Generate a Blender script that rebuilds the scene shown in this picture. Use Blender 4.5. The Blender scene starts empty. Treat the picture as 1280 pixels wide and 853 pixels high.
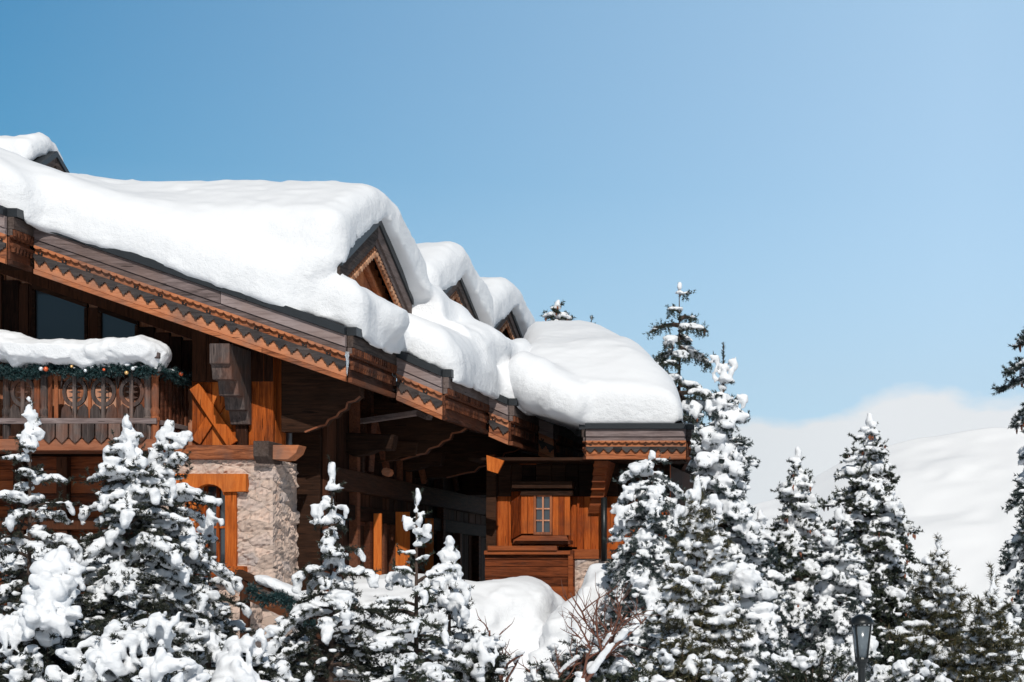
import bpy, math, random
import numpy as np
R = math.radians
random.seed(7); RNG = np.random.default_rng(7)
scene = bpy.context.scene
COL = scene.collection
F_PX = 2500.0; CX = 1200.0; CY = 750.0
def P(px, py, d): return ((px-CX)*d/F_PX, d, (CY-py)*d/F_PX)
def PX(px, d): return (px-CX)*d/F_PX
def PZ(py, d): return (CY-py)*d/F_PX
GROUND = -2.3
HAZE = 2.5e-5

# ------------------------------------------------------------------ materials
class NT:
    def __init__(s, name):
        s.m = bpy.data.materials.new(name); s.m.use_nodes = True
        s.t = s.m.node_tree; s.t.nodes.clear()
        s.out = s.n('ShaderNodeOutputMaterial'); s.b = s.n('ShaderNodeBsdfPrincipled')
        s.l(s.b.outputs[0], s.out.inputs['Surface'])
    def n(s, ty, **kw):
        x = s.t.nodes.new(ty)
        for k, v in kw.items(): setattr(x, k, v)
        return x
    def l(s, a, b): s.t.links.new(a, b)
    def coord(s, scale=(1,1,1), kind='Object', rot=(0,0,0)):
        c = s.n('ShaderNodeTexCoord'); mp = s.n('ShaderNodeMapping')
        mp.inputs['Scale'].default_value = scale; mp.inputs['Rotation'].default_value = rot
        s.l(c.outputs[kind], mp.inputs['Vector']); return mp.outputs[0]
    def noise(s, vec, scale, detail=4, rough=.55, dist=0):
        x = s.n('ShaderNodeTexNoise'); x.inputs['Scale'].default_value = scale
        x.inputs['Detail'].default_value = detail; x.inputs['Roughness'].default_value = rough
        x.inputs['Distortion'].default_value = dist
        if vec is not None: s.l(vec, x.inputs['Vector'])
        return x.outputs['Fac']
    def ramp(s, fac, stops):
        r = s.n('ShaderNodeValToRGB'); e = r.color_ramp.elements
        while len(e) < len(stops): e.new(.5)
        for i, (p, c) in enumerate(stops):
            e[i].position = p; e[i].color = (*c, 1) if len(c) == 3 else c
        s.l(fac, r.inputs[0]); return r.outputs[0]
    def mix(s, fac, a, b, mode='MIX'):
        x = s.n('ShaderNodeMix', data_type='RGBA', blend_type=mode)
        for sock, v in ((x.inputs[0], fac), (x.inputs[6], a), (x.inputs[7], b)):
            if isinstance(v, (int, float)): sock.default_value = v
            elif isinstance(v, tuple): sock.default_value = (*v, 1) if len(v) == 3 else v
            else: s.l(v, sock)
        return x.outputs[2]
    def math(s, op, a, b=None, clamp=False):
        x = s.n('ShaderNodeMath', operation=op); x.use_clamp = clamp
        for i, v in enumerate((a, b)):
            if v is None: continue
            if isinstance(v, (int, float)): x.inputs[i].default_value = v
            else: s.l(v, x.inputs[i])
        return x.outputs[0]
    def attr(s, name='tone'):
        x = s.n('ShaderNodeAttribute'); x.attribute_name = name; return x.outputs['Fac']
    def bump(s, h, strength=.5, dist=.01):
        b = s.n('ShaderNodeBump'); b.inputs['Strength'].default_value = strength
        b.inputs['Distance'].default_value = dist
        s.l(h, b.inputs['Height']); s.l(b.outputs[0], s.b.inputs['Normal'])

def wood(name, dark, mid, light, axis='x', weather=(.16,.14,.13), wamt=.35, rough=.75):
    t = NT(name)
    sc = {'x': (1.2,14,14), 'y': (14,1.2,14), 'z': (14,14,1.2)}[axis]
    rot = (0, 0, 0)
    v = t.coord(sc, rot=rot)
    tone = t.attr()
    add = t.n('ShaderNodeVectorMath', operation='ADD')
    cmb = t.n('ShaderNodeCombineXYZ')
    tt = t.math('MULTIPLY', tone, 37.0)
    for i in range(3): t.l(tt, cmb.inputs[i])
    t.l(v, add.inputs[0]); t.l(cmb.outputs[0], add.inputs[1]); v = add.outputs[0]
    g = t.noise(v, 2.2, 6, .62, .6)
    fine = t.noise(v, 9.0, 4, .7)
    gg = t.math('ADD', t.math('MULTIPLY', g, .75), t.math('MULTIPLY', fine, .3))
    gg = t.math('ADD', gg, t.math('MULTIPLY', t.math('SUBTRACT', tone, .5), .38))
    c = t.ramp(gg, [(.28, dark), (.5, mid), (.74, light)])
    big = t.noise(t.coord((1,1,1)), 1.7, 5, .6)
    w = t.math('MULTIPLY', t.math('SUBTRACT', big, .48, ), 5.0, clamp=True)
    w = t.math('MULTIPLY', w, wamt)
    wc = t.mix(gg, tuple(x*.35 for x in weather), weather)
    c = t.mix(w, c, wc)
    kn = t.n('ShaderNodeTexVoronoi'); kn.inputs['Scale'].default_value = 1.1
    t.l(v, kn.inputs['Vector'])
    k = t.math('LESS_THAN', kn.outputs['Distance'], .11)
    c = t.mix(t.math('MULTIPLY', k, .7), c, tuple(x*.25 for x in dark))
    t.l(c, t.b.inputs['Base Color']); t.b.inputs['Roughness'].default_value = rough; t.b.inputs['Specular IOR Level'].default_value = .08
    t.bump(gg, .55, .012)
    return t.m
M = {}
M['orange_x'] = wood('orange_timber_x', (.13,.040,.018), (.42,.145,.062), (.54,.22,.11), 'x', (.22,.15,.125), .75)
M['orange_y'] = wood('orange_timber_y', (.10,.028,.010), (.30,.085,.03), (.46,.16,.06), 'y', (.16,.12,.10), .45)
M['orange_z'] = wood('orange_timber_z', (.13,.027,.006), (.42,.095,.016), (.60,.17,.034), 'z', (.16,.08,.05), .35)
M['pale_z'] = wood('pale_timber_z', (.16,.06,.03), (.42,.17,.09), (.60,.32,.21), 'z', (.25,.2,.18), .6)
M['red_x'] = wood('redbrown_timber_x', (.05,.014,.006), (.19,.05,.018), (.32,.09,.03), 'x', (.10,.07,.06), .5)
M['red_y'] = wood('redbrown_timber_y', (.03,.011,.006), (.10,.034,.018), (.18,.065,.032), 'y', (.09,.07,.06), .5)
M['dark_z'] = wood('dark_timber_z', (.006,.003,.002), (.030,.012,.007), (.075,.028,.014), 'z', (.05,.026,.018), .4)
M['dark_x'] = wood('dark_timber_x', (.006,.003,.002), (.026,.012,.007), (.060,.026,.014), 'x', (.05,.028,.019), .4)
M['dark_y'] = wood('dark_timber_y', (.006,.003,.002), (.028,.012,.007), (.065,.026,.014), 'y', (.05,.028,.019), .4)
M['gray_x'] = wood('weathered_board_x', (.06,.045,.042), (.17,.13,.125), (.30,.24,.23), 'x', (.26,.17,.14), .5)
M['gray_y'] = wood('weathered_board_y', (.035,.027,.024), (.09,.07,.062), (.17,.13,.12), 'y', (.13,.08,.06), .5)
M['gray_z'] = wood('weathered_board_z', (.02,.016,.015), (.072,.056,.052), (.17,.13,.115), 'z', (.26,.10,.055), .75)
M['pale_y'] = wood('carved_pale_y', (.20,.09,.05), (.50,.24,.13), (.62,.36,.22), 'y', (.25,.2,.18), .3)
M['brown_x'] = wood('brown_timber_x', (.05,.018,.009), (.20,.068,.035), (.33,.13,.07), 'x', (.14,.10,.085), .6)
M['brown_z'] = wood('brown_timber_z', (.04,.015,.008), (.20,.062,.028), (.38,.13,.055), 'z', (.12,.09,.08), .7)
M['bay_z'] = wood('bay_timber_z', (.065,.013,.004), (.27,.052,.010), (.46,.112,.022), 'z', (.10,.045,.03), .6)
M['trim_x'] = wood('carved_dark_x', (.018,.016,.016), (.045,.040,.040), (.10,.085,.08), 'x', (.13,.10,.09), .5)

def plain(name, col, rough=.6, metal=0.0, var=.25, scale=8, bump=.2):
    t = NT(name)
    n = t.noise(t.coord(), scale, 4)
    t.l(t.mix(n, tuple(x*(1-var) for x in col), tuple(min(1, x*(1+var)) for x in col)), t.b.inputs['Base Color'])
    t.b.inputs['Roughness'].default_value = rough; t.b.inputs['Metallic'].default_value = metal
    if bump: t.bump(t.noise(t.coord(), scale*4, 3), bump, .01)
    return t.m
M['flash'] = plain('dark_zinc', (.022,.026,.030), .45, .3)
M['pipe'] = plain('zinc_pipe', (.06,.065,.075), .35, .6)
M['black'] = plain('black_iron', (.012,.015,.016), .4, .2)
M['bark'] = plain('bark', (.075,.048,.036), .9, 0, .5, 30, .8)
M['redbark'] = plain('red_bark', (.16,.065,.042), .9, 0, .5, 30, .8)
M['cone'] = plain('cone_brown', (.24,.085,.045), .8, 0, .5, 30, .4)

def needle_mat(name, a, b, c):
    t = NT(name)
    tone = t.attr()
    t.l(t.ramp(tone, [(0, a), (.55, b), (1, c)]), t.b.inputs['Base Color'])
    t.b.inputs['Roughness'].default_value = .55
    return t.m
M['needle'] = needle_mat('spruce_needles', (.010,.016,.012), (.026,.038,.022), (.075,.080,.035))
M['needle_blue'] = needle_mat('blue_spruce_needles', (.012,.022,.024), (.034,.052,.050), (.075,.10,.085))
M['needle_gold'] = needle_mat('pine_needles', (.014,.018,.010), (.045,.046,.018), (.16,.12,.038))
M['needle_dark'] = needle_mat('dark_needles', (.007,.011,.008), (.018,.024,.014), (.05,.05,.024))
M['garland'] = needle_mat('garland_needles', (.006,.022,.024), (.012,.045,.048), (.035,.09,.09))

def snow_mat(name, col=(.86,.875,.90), bs=.35, sc=22, lump=.5):
    t = NT(name)
    t.b.inputs['Base Color'].default_value = (*col, 1)
    t.b.inputs['Roughness'].default_value = .75
    t.b.inputs['Specular IOR Level'].default_value = .2
    n1 = t.noise(t.coord(), sc, 5, .65); n2 = t.noise(t.coord(), sc*7, 3, .7)
    h = t.math('ADD', t.math('MULTIPLY', n1, 1.0), t.math('MULTIPLY', n2, .3))
    # vertical (broken) faces are rougher than the settled top
    g = t.n('ShaderNodeNewGeometry'); sx = t.n('ShaderNodeSeparateXYZ'); t.l(g.outputs['Normal'], sx.inputs[0])
    up = t.math('MULTIPLY', t.math('SUBTRACT', .78, t.math('ABSOLUTE', sx.outputs['Z'])), 1.6, clamp=True)
    k = t.math('ADD', t.math('MULTIPLY', up, lump), .035)
    h = t.math('MULTIPLY', h, k)
    t.bump(h, bs*2, .05)
    return t.m
M['snow'] = snow_mat('packed_snow', (.80,.815,.835), .28, 11, 1.0)
M['snow_tree'] = snow_mat('tree_snow', (.82,.84,.865), .3, 30, .5)
M['snow_mount'] = snow_mat('mountain_snow', (.92,.925,.93), .4, .02, .5)
M['snow_ground'] = snow_mat('ground_snow', (.84,.86,.89), .3, 6, .5)

def glass_mat():
    t = NT('window_glass')
    t.b.inputs['Base Color'].default_value = (.030,.042,.052,1); t.b.inputs['Roughness'].default_value = .06
    t.b.inputs['Specular IOR Level'].default_value = .9
    t.bump(t.noise(t.coord(), 2.0, 2), .04, .02)
    return t.m
M['glass'] = glass_mat()
def ice_mat():
    t = NT('ice'); t.b.inputs['Base Color'].default_value = (.75,.82,.88,1)
    t.b.inputs['Roughness'].default_value = .12; t.b.inputs['Transmission Weight'].default_value = .7
    t.b.inputs['IOR'].default_value = 1.31
    return t.m
M['ice'] = ice_mat()
def lampglass():
    t = NT('lamp_glass'); t.b.inputs['Base Color'].default_value = (.20,.24,.27,1)
    t.b.inputs['Roughness'].default_value = .22; t.b.inputs['Specular IOR Level'].default_value = .8
    t.b.inputs['Transmission Weight'].default_value = .45
    return t.m
M['lampglass'] = lampglass()
def bauble(name, col):
    t = NT(name); t.b.inputs['Base Color'].default_value = (*col,1); t.b.inputs['Roughness'].default_value = .2
    t.b.inputs['Metallic'].default_value = .4; return t.m
M['b_red'] = bauble('bauble_orange', (.75,.14,.05)); M['b_silver'] = bauble('bauble_silver', (.7,.75,.78)); M['b_gold'] = bauble('bauble_gold', (.75,.45,.18))

def stone_mat():
    t = NT('rubble_stone')
    v = t.coord((1,1,1.7))
    dn = t.n('ShaderNodeTexNoise'); dn.inputs['Scale'].default_value = 5; t.l(v, dn.inputs['Vector'])
    v2 = t.mix(.14, v, dn.outputs['Color'])
    vo = t.n('ShaderNodeTexVoronoi', feature='F1'); vo.inputs['Scale'].default_value = 4.2; t.l(v2, vo.inputs['Vector'])
    cell = t.n('ShaderNodeSeparateColor'); t.l(vo.outputs['Color'], cell.inputs[0])
    c = t.ramp(cell.outputs[0], [(0,(.42,.32,.265)), (.35,(.58,.44,.36)), (.7,(.66,.49,.40)), (1,(.44,.37,.34))])
    st = t.noise(t.coord(), 9, 6, .65)
    c = t.mix(t.math('MULTIPLY', t.math('SUBTRACT', st, .5), 3.2, clamp=True), c, (.32,.26,.235))
    rust = t.noise(t.coord(), 4, 4, .6)
    c = t.mix(t.math('MULTIPLY', t.math('SUBTRACT', rust, .58), 4, clamp=True), c, (.50,.27,.16))
    ed = t.n('ShaderNodeTexVoronoi', feature='DISTANCE_TO_EDGE'); ed.inputs['Scale'].default_value = 4.2; t.l(v2, ed.inputs['Vector'])
    e = t.math('MULTIPLY', ed.outputs['Distance'], 14, clamp=True)
    c = t.mix(e, (.46,.36,.30), c)
    t.l(c, t.b.inputs['Base Color']); t.b.inputs['Roughness'].default_value = .9
    h = t.math('ADD', t.math('MULTIPLY', e, .6), t.math('MULTIPLY', st, .9))
    t.bump(h, .6, .02)
    return t.m
M['stone'] = stone_mat()

# ------------------------------------------------------------------ mesh builder
class MB:
    def __init__(s): s.v = []; s.f = []; s.t = []; s.p = []
    def add(s, vs, fs, tone=None):
        if tone is None: tone = random.random()
        o = len(s.v); s.p.append((o, len(s.f), tone)); s.v.extend(vs); s.t.extend([tone]*len(vs))
        s.f.extend([tuple(i+o for i in f) for f in fs])
    def box(s, x0, x1, y0, y1, z0, z1, tone=None):
        s.add([(x0,y0,z0),(x1,y0,z0),(x1,y1,z0),(x0,y1,z0),(x0,y0,z1),(x1,y0,z1),(x1,y1,z1),(x0,y1,z1)],
              [(0,3,2,1),(4,5,6,7),(0,1,5,4),(1,2,6,5),(2,3,7,6),(3,0,4,7)], tone)
    def prism(s, pts, vec, tone=None):
        """3D polygon pts extruded by vec"""
        n = len(pts); b = [tuple(p[i]+vec[i] for i in range(3)) for p in pts]
        s.add(list(pts)+b, [tuple(range(n))[::-1], tuple(range(n, 2*n))] + [(i, (i+1) % n, n+(i+1) % n, n+i) for i in range(n)], tone)
    def beam(s, a, b, w, h, up=(0,0,1), tone=None):
        a = np.array(a, float); b = np.array(b, float); t = b-a; t /= np.linalg.norm(t)
        up = np.array(up, float); sd = np.cross(t, up); sd /= np.linalg.norm(sd); u = np.cross(sd, t)
        c = []
        for p in (a, b):
            for i, j in ((-1,-1),(1,-1),(1,1),(-1,1)): c.append(tuple(p+sd*w/2*i+u*h/2*j))
        s.add(c, [(0,1,2,3),(7,6,5,4),(0,4,5,1),(1,5,6,2),(2,6,7,3),(3,7,4,0)], tone)
    def tube(s, pts, rad, n=8, tone=None, cap=True):
        pts = [np.array(p, float) for p in pts]; vs = []; m = len(pts)
        ref = np.array((.13,.27,.95))
        for i, p in enumerate(pts):
            t = pts[min(i+1, m-1)]-pts[max(i-1, 0)]; t /= (np.linalg.norm(t)+1e-9)
            a = np.cross(t, ref)
            if np.linalg.norm(a) < .2: a = np.cross(t, (1,0,0))
            a /= np.linalg.norm(a); b = np.cross(t, a)
            r = rad[i] if hasattr(rad, '__len__') else rad
            for k in range(n):
                an = 2*math.pi*k/n; vs.append(tuple(p+r*(a*math.cos(an)+b*math.sin(an))))
        fs = [(i*n+k, i*n+(k+1) % n, (i+1)*n+(k+1) % n, (i+1)*n+k) for i in range(m-1) for k in range(n)]
        if cap: fs += [tuple(range(n))[::-1], tuple(range((m-1)*n, m*n))]
        s.add(vs, fs, tone)
    def lathe(s, x, y, prof, n=12, tone=None):
        vs = []
        for z, r in prof:
            for k in range(n):
                a = 2*math.pi*k/n; vs.append((x+r*math.cos(a), y+r*math.sin(a), z))
        m = len(prof)
        fs = [(i*n+k, i*n+(k+1) % n, (i+1)*n+(k+1) % n, (i+1)*n+k) for i in range(m-1) for k in range(n)]
        fs += [tuple(range(n))[::-1], tuple(range((m-1)*n, m*n))]
        s.add(vs, fs, tone)
    def sphere(s, c, r, n=8):
        prof = [(c[2]-r*math.cos(math.pi*(i+.02)/(n+.04)*1.0), max(.001, r*math.sin(math.pi*(i+.02)/(n+.04)))) for i in range(n+1)]
        s.lathe(c[0], c[1], prof, n*2)
    def build(s, name, mat, parent=None, smooth=False, bevel=0, base=None):
        off = np.array(parent_base(parent) if parent is not None else (base or (0,0,0)))
        me = bpy.data.meshes.new(name)
        me.from_pydata([tuple(np.array(v)-off) for v in s.v], [], s.f); me.update()
        at = me.attributes.new('tone', 'FLOAT', 'POINT'); at.data.foreach_set('value', s.t)
        me.materials.append(mat)
        if smooth: me.shade_smooth()
        o = bpy.data.objects.new(name, me); COL.objects.link(o)
        if parent is not None:
            o.parent = parent; BASE[o.name] = off
        else:
            o.location = off; BASE[o.name] = off
        if bevel:
            b = o.modifiers.new('bevel', 'BEVEL'); b.width = bevel; b.segments = 1; b.limit_method = 'ANGLE'
        return o
def build_each(mb, name, mat, parent, bevel=0):
    for i, (v0, f0, tone) in enumerate(mb.p):
        v1, f1 = (mb.p[i+1][0], mb.p[i+1][1]) if i+1 < len(mb.p) else (len(mb.v), len(mb.f))
        q = MB(); q.add(mb.v[v0:v1], [tuple(j-v0 for j in f) for f in mb.f[f0:f1]], tone); q.build(name, mat, parent, bevel=bevel)
BASE = {}
def parent_base(p): return BASE[p.name]
def tag(o, label=None, cat=None, group=None, kind=None):
    if label: o['label'] = label
    if cat: o['category'] = cat
    if group: o['group'] = group
    if kind: o['kind'] = kind
    return o
def thing(name, label, cat, base, group=None):
    o = bpy.data.objects.new(name, None); COL.objects.link(o); o.location = base; o.empty_display_size = .2
    BASE[o.name] = np.array(base, float); return tag(o, label, cat, group)
def np_mesh(name, V, Fq, mat, parent=None, smooth=True, tone=None, base=None):
    """V (n,3) array, Fq (m,3|4) int array"""
    off = np.array(parent_base(parent) if parent is not None else (base or (0,0,0)), float)
    me = bpy.data.meshes.new(name); k = Fq.shape[1]
    me.vertices.add(len(V)); me.vertices.foreach_set('co', (V-off).astype(np.float32).ravel())
    me.loops.add(Fq.size); me.loops.foreach_set('vertex_index', Fq.astype(np.int32).ravel())
    me.polygons.add(len(Fq)); me.polygons.foreach_set('loop_start', np.arange(0, Fq.size, k, dtype=np.int32))
    me.polygons.foreach_set('loop_total', np.full(len(Fq), k, dtype=np.int32))
    me.update(calc_edges=True); me.validate()
    if tone is not None:
        at = me.attributes.new('tone', 'FLOAT', 'POINT'); at.data.foreach_set('value', tone.astype(np.float32))
    me.materials.append(mat)
    if smooth: me.shade_smooth()
    o = bpy.data.objects.new(name, me); COL.objects.link(o)
    if parent is not None: o.parent = parent
    else: o.location = off
    BASE[o.name] = off
    return o

# ------------------------------------------------------------------ signed distance snow
def fnoise(shape, cell, rng=RNG):
    """smooth random field over a grid, lattice spacing = cell voxels"""
    L = [int(math.ceil(n/cell))+3 for n in shape]
    g = rng.standard_normal(L).astype(np.float32)
    out = g
    for ax, n in enumerate(shape):
        u = np.arange(n)/cell; i = u.astype(int); f = u-i; f = (f*f*(3-2*f)).astype(np.float32)
        sh = [1,1,1]; sh[ax] = n
        f = f.reshape(sh)
        out = np.take(out, i, axis=ax)*(1-f)+np.take(out, i+1, axis=ax)*f
    return out
def smin(a, b, k):
    h = np.maximum(k-np.abs(a-b), 0)/k
    return np.minimum(a, b)-h*h*k*.25
def smax(a, b, k): return -smin(-a, -b, k)
def nets(F, org, h):
    ins = F < 0
    c = ins[:-1,:-1,:-1].astype(np.int8)
    cnt = np.zeros(c.shape, np.int8)
    offs = [(i,j,k) for i in (0,1) for j in (0,1) for k in (0,1)]
    nx, ny, nz = c.shape
    for (i,j,k) in offs: cnt += ins[i:i+nx, j:j+ny, k:k+nz]
    act = (cnt > 0) & (cnt < 8)
    idx = np.full(act.shape, -1, np.int64); A = np.argwhere(act); idx[act] = np.arange(len(A))
    pos = np.zeros((len(A),3)); wt = np.zeros(len(A))
    val = {o: F[A[:,0]+o[0], A[:,1]+o[1], A[:,2]+o[2]] for o in offs}
    for a in offs:
        for ax in range(3):
            if a[ax]: continue
            b = list(a); b[ax] = 1; b = tuple(b)
            va, vb = val[a], val[b]; m = (va < 0) != (vb < 0)
            t = np.where(m, va/np.where(m, va-vb, 1), 0)
            p = np.zeros((len(A),3)); p[:] = a; p[:,ax] = t
            pos[m] += p[m]; wt[m] += 1
    V = (A+pos/wt[:,None])*h+np.array(org)
    Q = []
    for ax in range(3):
        s0 = [slice(1,-1)]*3; s0[ax] = slice(0,-1); s1 = [slice(1,-1)]*3; s1[ax] = slice(1,None)
        a = ins[tuple(s0)]; b = ins[tuple(s1)]
        for cond, flip in ((a & ~b, False), (~a & b, True)):
            E = np.argwhere(cond)
            if not len(E): continue
            o = np.ones(3, int); o[ax] = 0; E = E+o
            u, v = [(1,2),(2,0),(0,1)][ax]
            def cell(du, dv):
                C = E.copy(); C[:,u] -= du; C[:,v] -= dv; return idx[C[:,0],C[:,1],C[:,2]]
            q = np.stack([cell(1,1), cell(0,1), cell(0,0), cell(1,0)], 1)
            if flip: q = q[:, ::-1]
            Q.append(q)
    return V, np.concatenate(Q)
def snow_from_field(name, func, lo, hi, h, mat, parent=None, amp=.03, cell=.35, amp2=.012, cell2=.09, base=None):
    lo = np.array(lo, float); hi = np.array(hi, float)
    n = np.ceil((hi-lo)/h).astype(int)+1
    xs = lo[0]+np.arange(n[0])*h; ys = lo[1]+np.arange(n[1])*h; zs = lo[2]+np.arange(n[2])*h
    X = xs[:,None,None]; Y = ys[None,:,None]; Z = zs[None,None,:]
    Fd = func(X, Y, Z)+np.zeros(n)
    if amp: Fd = Fd+amp*fnoise(n, cell/h)
    if amp2: Fd = Fd+amp2*fnoise(n, max(1.6, cell2/h))
    Fd[0]=Fd[-1]=1; Fd[:,0]=1; Fd[:,-1]=1; Fd[:,:,0]=1; Fd[:,:,-1]=1
    V, Q = nets(Fd, lo, h)
    return np_mesh(name, V, Q, mat, parent, True, base=base)
def blob_field(blobs, h, k=.03, pad=.08, amp=.01, cell=.08, zclip=None):
    """blobs: array rows cx,cy,cz,rx,ry,rz"""
    B = np.array(blobs, float)
    lo = (B[:,:3]-B[:,3:]).min(0)-pad; hi = (B[:,:3]+B[:,3:]).max(0)+pad
    n = np.ceil((hi-lo)/h).astype(int)+1
    Fd = np.full(n, 1.0, np.float32)
    for cx,cy,cz,rx,ry,rz in B:
        e = k+h*1.5
        a = np.floor((np.array((cx-rx-e,cy-ry-e,cz-rz-e))-lo)/h).astype(int); b = np.ceil((np.array((cx+rx+e,cy+ry+e,cz+rz+e))-lo)/h).astype(int)+1
        a = np.maximum(a, 0); b = np.minimum(b, n)
        X = (lo[0]+np.arange(a[0],b[0])*h-cx)[:,None,None]/rx; Y = (lo[1]+np.arange(a[1],b[1])*h-cy)[None,:,None]/ry; Z = (lo[2]+np.arange(a[2],b[2])*h-cz)[None,None,:]/rz
        d = (np.sqrt(X*X+Y*Y+Z*Z)-1)*min(rx,ry,rz)
        sl = (slice(a[0],b[0]),slice(a[1],b[1]),slice(a[2],b[2]))
        Fd[sl] = smin(Fd[sl], d, k)
    Fd += (amp*fnoise(n, max(1.5, cell/h))+amp*.5*fnoise(n, max(1.4, cell*.4/h)))*(Fd < .5)
    Fd[0]=Fd[-1]=1; Fd[:,0]=1; Fd[:,-1]=1; Fd[:,:,0]=1; Fd[:,:,-1]=1
    return nets(Fd, lo, h)
def shatter(blobs, rng, n=3, f=.62):
    B = np.array(blobs, float); out = [B*np.array((1,1,1,.72,.72,.72))]
    for i in range(n):
        u = rng.standard_normal((len(B),3)); u /= np.linalg.norm(u, axis=1)[:,None]
        C = B.copy(); C[:,:3] += u*B[:,3:]*rng.uniform(.45,.85,(len(B),1)); C[:,2] -= B[:,5]*.25*rng.random(len(B))
        C[:,3:] *= rng.uniform(f*.55, f*1.1, (len(B),1)); out.append(C)
    return np.concatenate(out)
def blob_snow(name, blobs, h, mat, parent=None, k=.03, amp=.01, cell=.08, base=None, rag=None):
    if rag is not None: blobs = shatter(blobs, rag)
    V, Q = blob_field(blobs, h, k, amp=amp, cell=cell)
    return np_mesh(name, V, Q, mat, parent, True, base=base)

# ------------------------------------------------------------------ camera, world, sun
cam = bpy.data.cameras.new('camera'); co = bpy.data.objects.new('camera', cam); COL.objects.link(co)
co.location = (0,0,0); co.rotation_euler = (R(90),0,0)
cam.sensor_width = 36; cam.lens = F_PX/1280*36
cam.shift_x = (640-CX)/1280; cam.shift_y = (CY-426.5)/1280
cam.clip_end = 20000; cam.clip_start = .1
scene.camera = co
SUN_A, SUN_E = 17.0, 37.0        # azimuth to the right of straight-behind, elevation
sd = np.array((math.sin(R(SUN_A))*math.cos(R(SUN_E)), -math.cos(R(SUN_A))*math.cos(R(SUN_E)), math.sin(R(SUN_E))))
sun = bpy.data.lights.new('sun', 'SUN'); sun.energy = 3.5; sun.angle = R(.5); sun.color = (1,.955,.89)
so = bpy.data.objects.new('sun', sun); COL.objects.link(so)
from mathutils import Vector
so.rotation_euler = Vector(sd).to_track_quat('Z', 'Y').to_euler(); so.location = (0,-10,30)
w = bpy.data.worlds.new('World'); scene.world = w; w.use_nodes = True
wt = w.node_tree; wt.nodes.clear()
def wn(ty, **kw):
    x = wt.nodes.new(ty)
    for k_, v_ in kw.items(): setattr(x, k_, v_)
    return x
bg = wn('ShaderNodeBackground'); wo = wn('ShaderNodeOutputWorld'); sky = wn('ShaderNodeTexSky')
sky.sky_type = 'NISHITA'; sky.sun_disc = False; sky.sun_elevation = R(SUN_E)
sky.sun_rotation = math.atan2(sd[0], sd[1]); sky.altitude = 1800; sky.air_density = 1.0; sky.dust_density = .6; sky.ozone_density = 1.0
tc = wn('ShaderNodeTexCoord'); sp = wn('ShaderNodeSeparateXYZ'); wt.links.new(tc.outputs['Generated'], sp.inputs[0])
def wm(op, a, b=None, clamp=False):
    x = wn('ShaderNodeMath', operation=op); x.use_clamp = clamp
    for i, v_ in enumerate((a, b)):
        if v_ is None: continue
        if isinstance(v_, (int, float)): x.inputs[i].default_value = v_
        else: wt.links.new(v_, x.inputs[i])
    return x.outputs[0]
def wmix(fac, a, b, mode='MIX'):
    x = wn('ShaderNodeMix', data_type='RGBA', blend_type=mode)
    for sock, v in ((x.inputs[0], fac), (x.inputs[6], a), (x.inputs[7], b)):
        if isinstance(v, (int, float)): sock.default_value = v
        elif isinstance(v, tuple): sock.default_value = (*v, 1)
        else: wt.links.new(v, sock)
    return x.outputs[2]
# deeper, cooler air than the model's; thin veil of high moisture towards the sunny valley side
deep = wmix(1.0, sky.outputs[0], (.30,.755,.86), 'MULTIPLY')
veil = wm('MULTIPLY', wm('ADD', sp.outputs['X'], .43), 1/.43, clamp=True)
vtop = wm('MULTIPLY', wm('SUBTRACT', .62, sp.outputs['Z']), 3.2, clamp=True)
veil = wm('MULTIPLY', veil, vtop)
skyc = wmix(veil, deep, wmix(1.0, deep, (3.3,3.35,3.25), 'ADD'))
hor = wm('MULTIPLY', wm('MULTIPLY', wm('SUBTRACT', .20, sp.outputs['Z']), 7.0, clamp=True), .65)
skyc = wmix(hor, skyc, (4.8,7.0,9.2))
ge = wm('MULTIPLY', wm('SUBTRACT', sp.outputs['Z'], .11), 5.5, clamp=True)
skyc = wmix(1.0, skyc, wmix(ge, (1.04,.90,.875), (1.0,1.07,1.10)), 'MULTIPLY')
# sky dimmed overhead and behind the camera, to cut the fill light in shadows
zen = wm('MULTIPLY', wm('SUBTRACT', sp.outputs['Z'], .38), 3.0, clamp=True)
bk = wm('MULTIPLY', wm('SUBTRACT', .15, sp.outputs['Y']), 2.5, clamp=True)
dk = wm('SUBTRACT', 1.0, wm('MULTIPLY', wm('MAXIMUM', zen, bk), .62))
cdk = wn('ShaderNodeCombineXYZ')
for i in range(3): wt.links.new(dk, cdk.inputs[i])
skyc = wmix(1.0, skyc, cdk.outputs[0], 'MULTIPLY')
# cloud bank low over the valley
mp = wn('ShaderNodeMapping'); mp.inputs['Scale'].default_value = (7,7,16); wt.links.new(tc.outputs['Generated'], mp.inputs[0])
nz = wn('ShaderNodeTexNoise'); nz.inputs['Scale'].default_value = 1.6; nz.inputs['Detail'].default_value = 6; nz.inputs['Roughness'].default_value = .5
wt.links.new(mp.outputs[0], nz.inputs['Vector'])
edge = wm('ADD', wm('MULTIPLY', wm('SUBTRACT', nz.outputs['Fac'], .5), .075), .099)   # sine of the bank's upper edge
cl = wm('MULTIPLY', wm('SUBTRACT', edge, sp.outputs['Z']), 95.0, clamp=True)
cl = wm('MULTIPLY', cl, .93)
sat = wn('ShaderNodeMix', data_type='RGBA'); wt.links.new(cl, sat.inputs[0]); wt.links.new(skyc, sat.inputs[6])
cx_ = wm('MULTIPLY', wm('ADD', sp.outputs['X'], .16), 8.0, clamp=True)
wt.links.new(wmix(cx_, (7.1,7.5,7.8), (8.3,8.5,8.7)), sat.inputs[7])
wt.links.new(sat.outputs[2], bg.inputs[0]); bg.inputs[1].default_value = .10
wt.links.new(bg.outputs[0], wo.inputs[0])
scene.view_settings.view_transform = 'Standard'; scene.view_settings.look = 'None'
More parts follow.
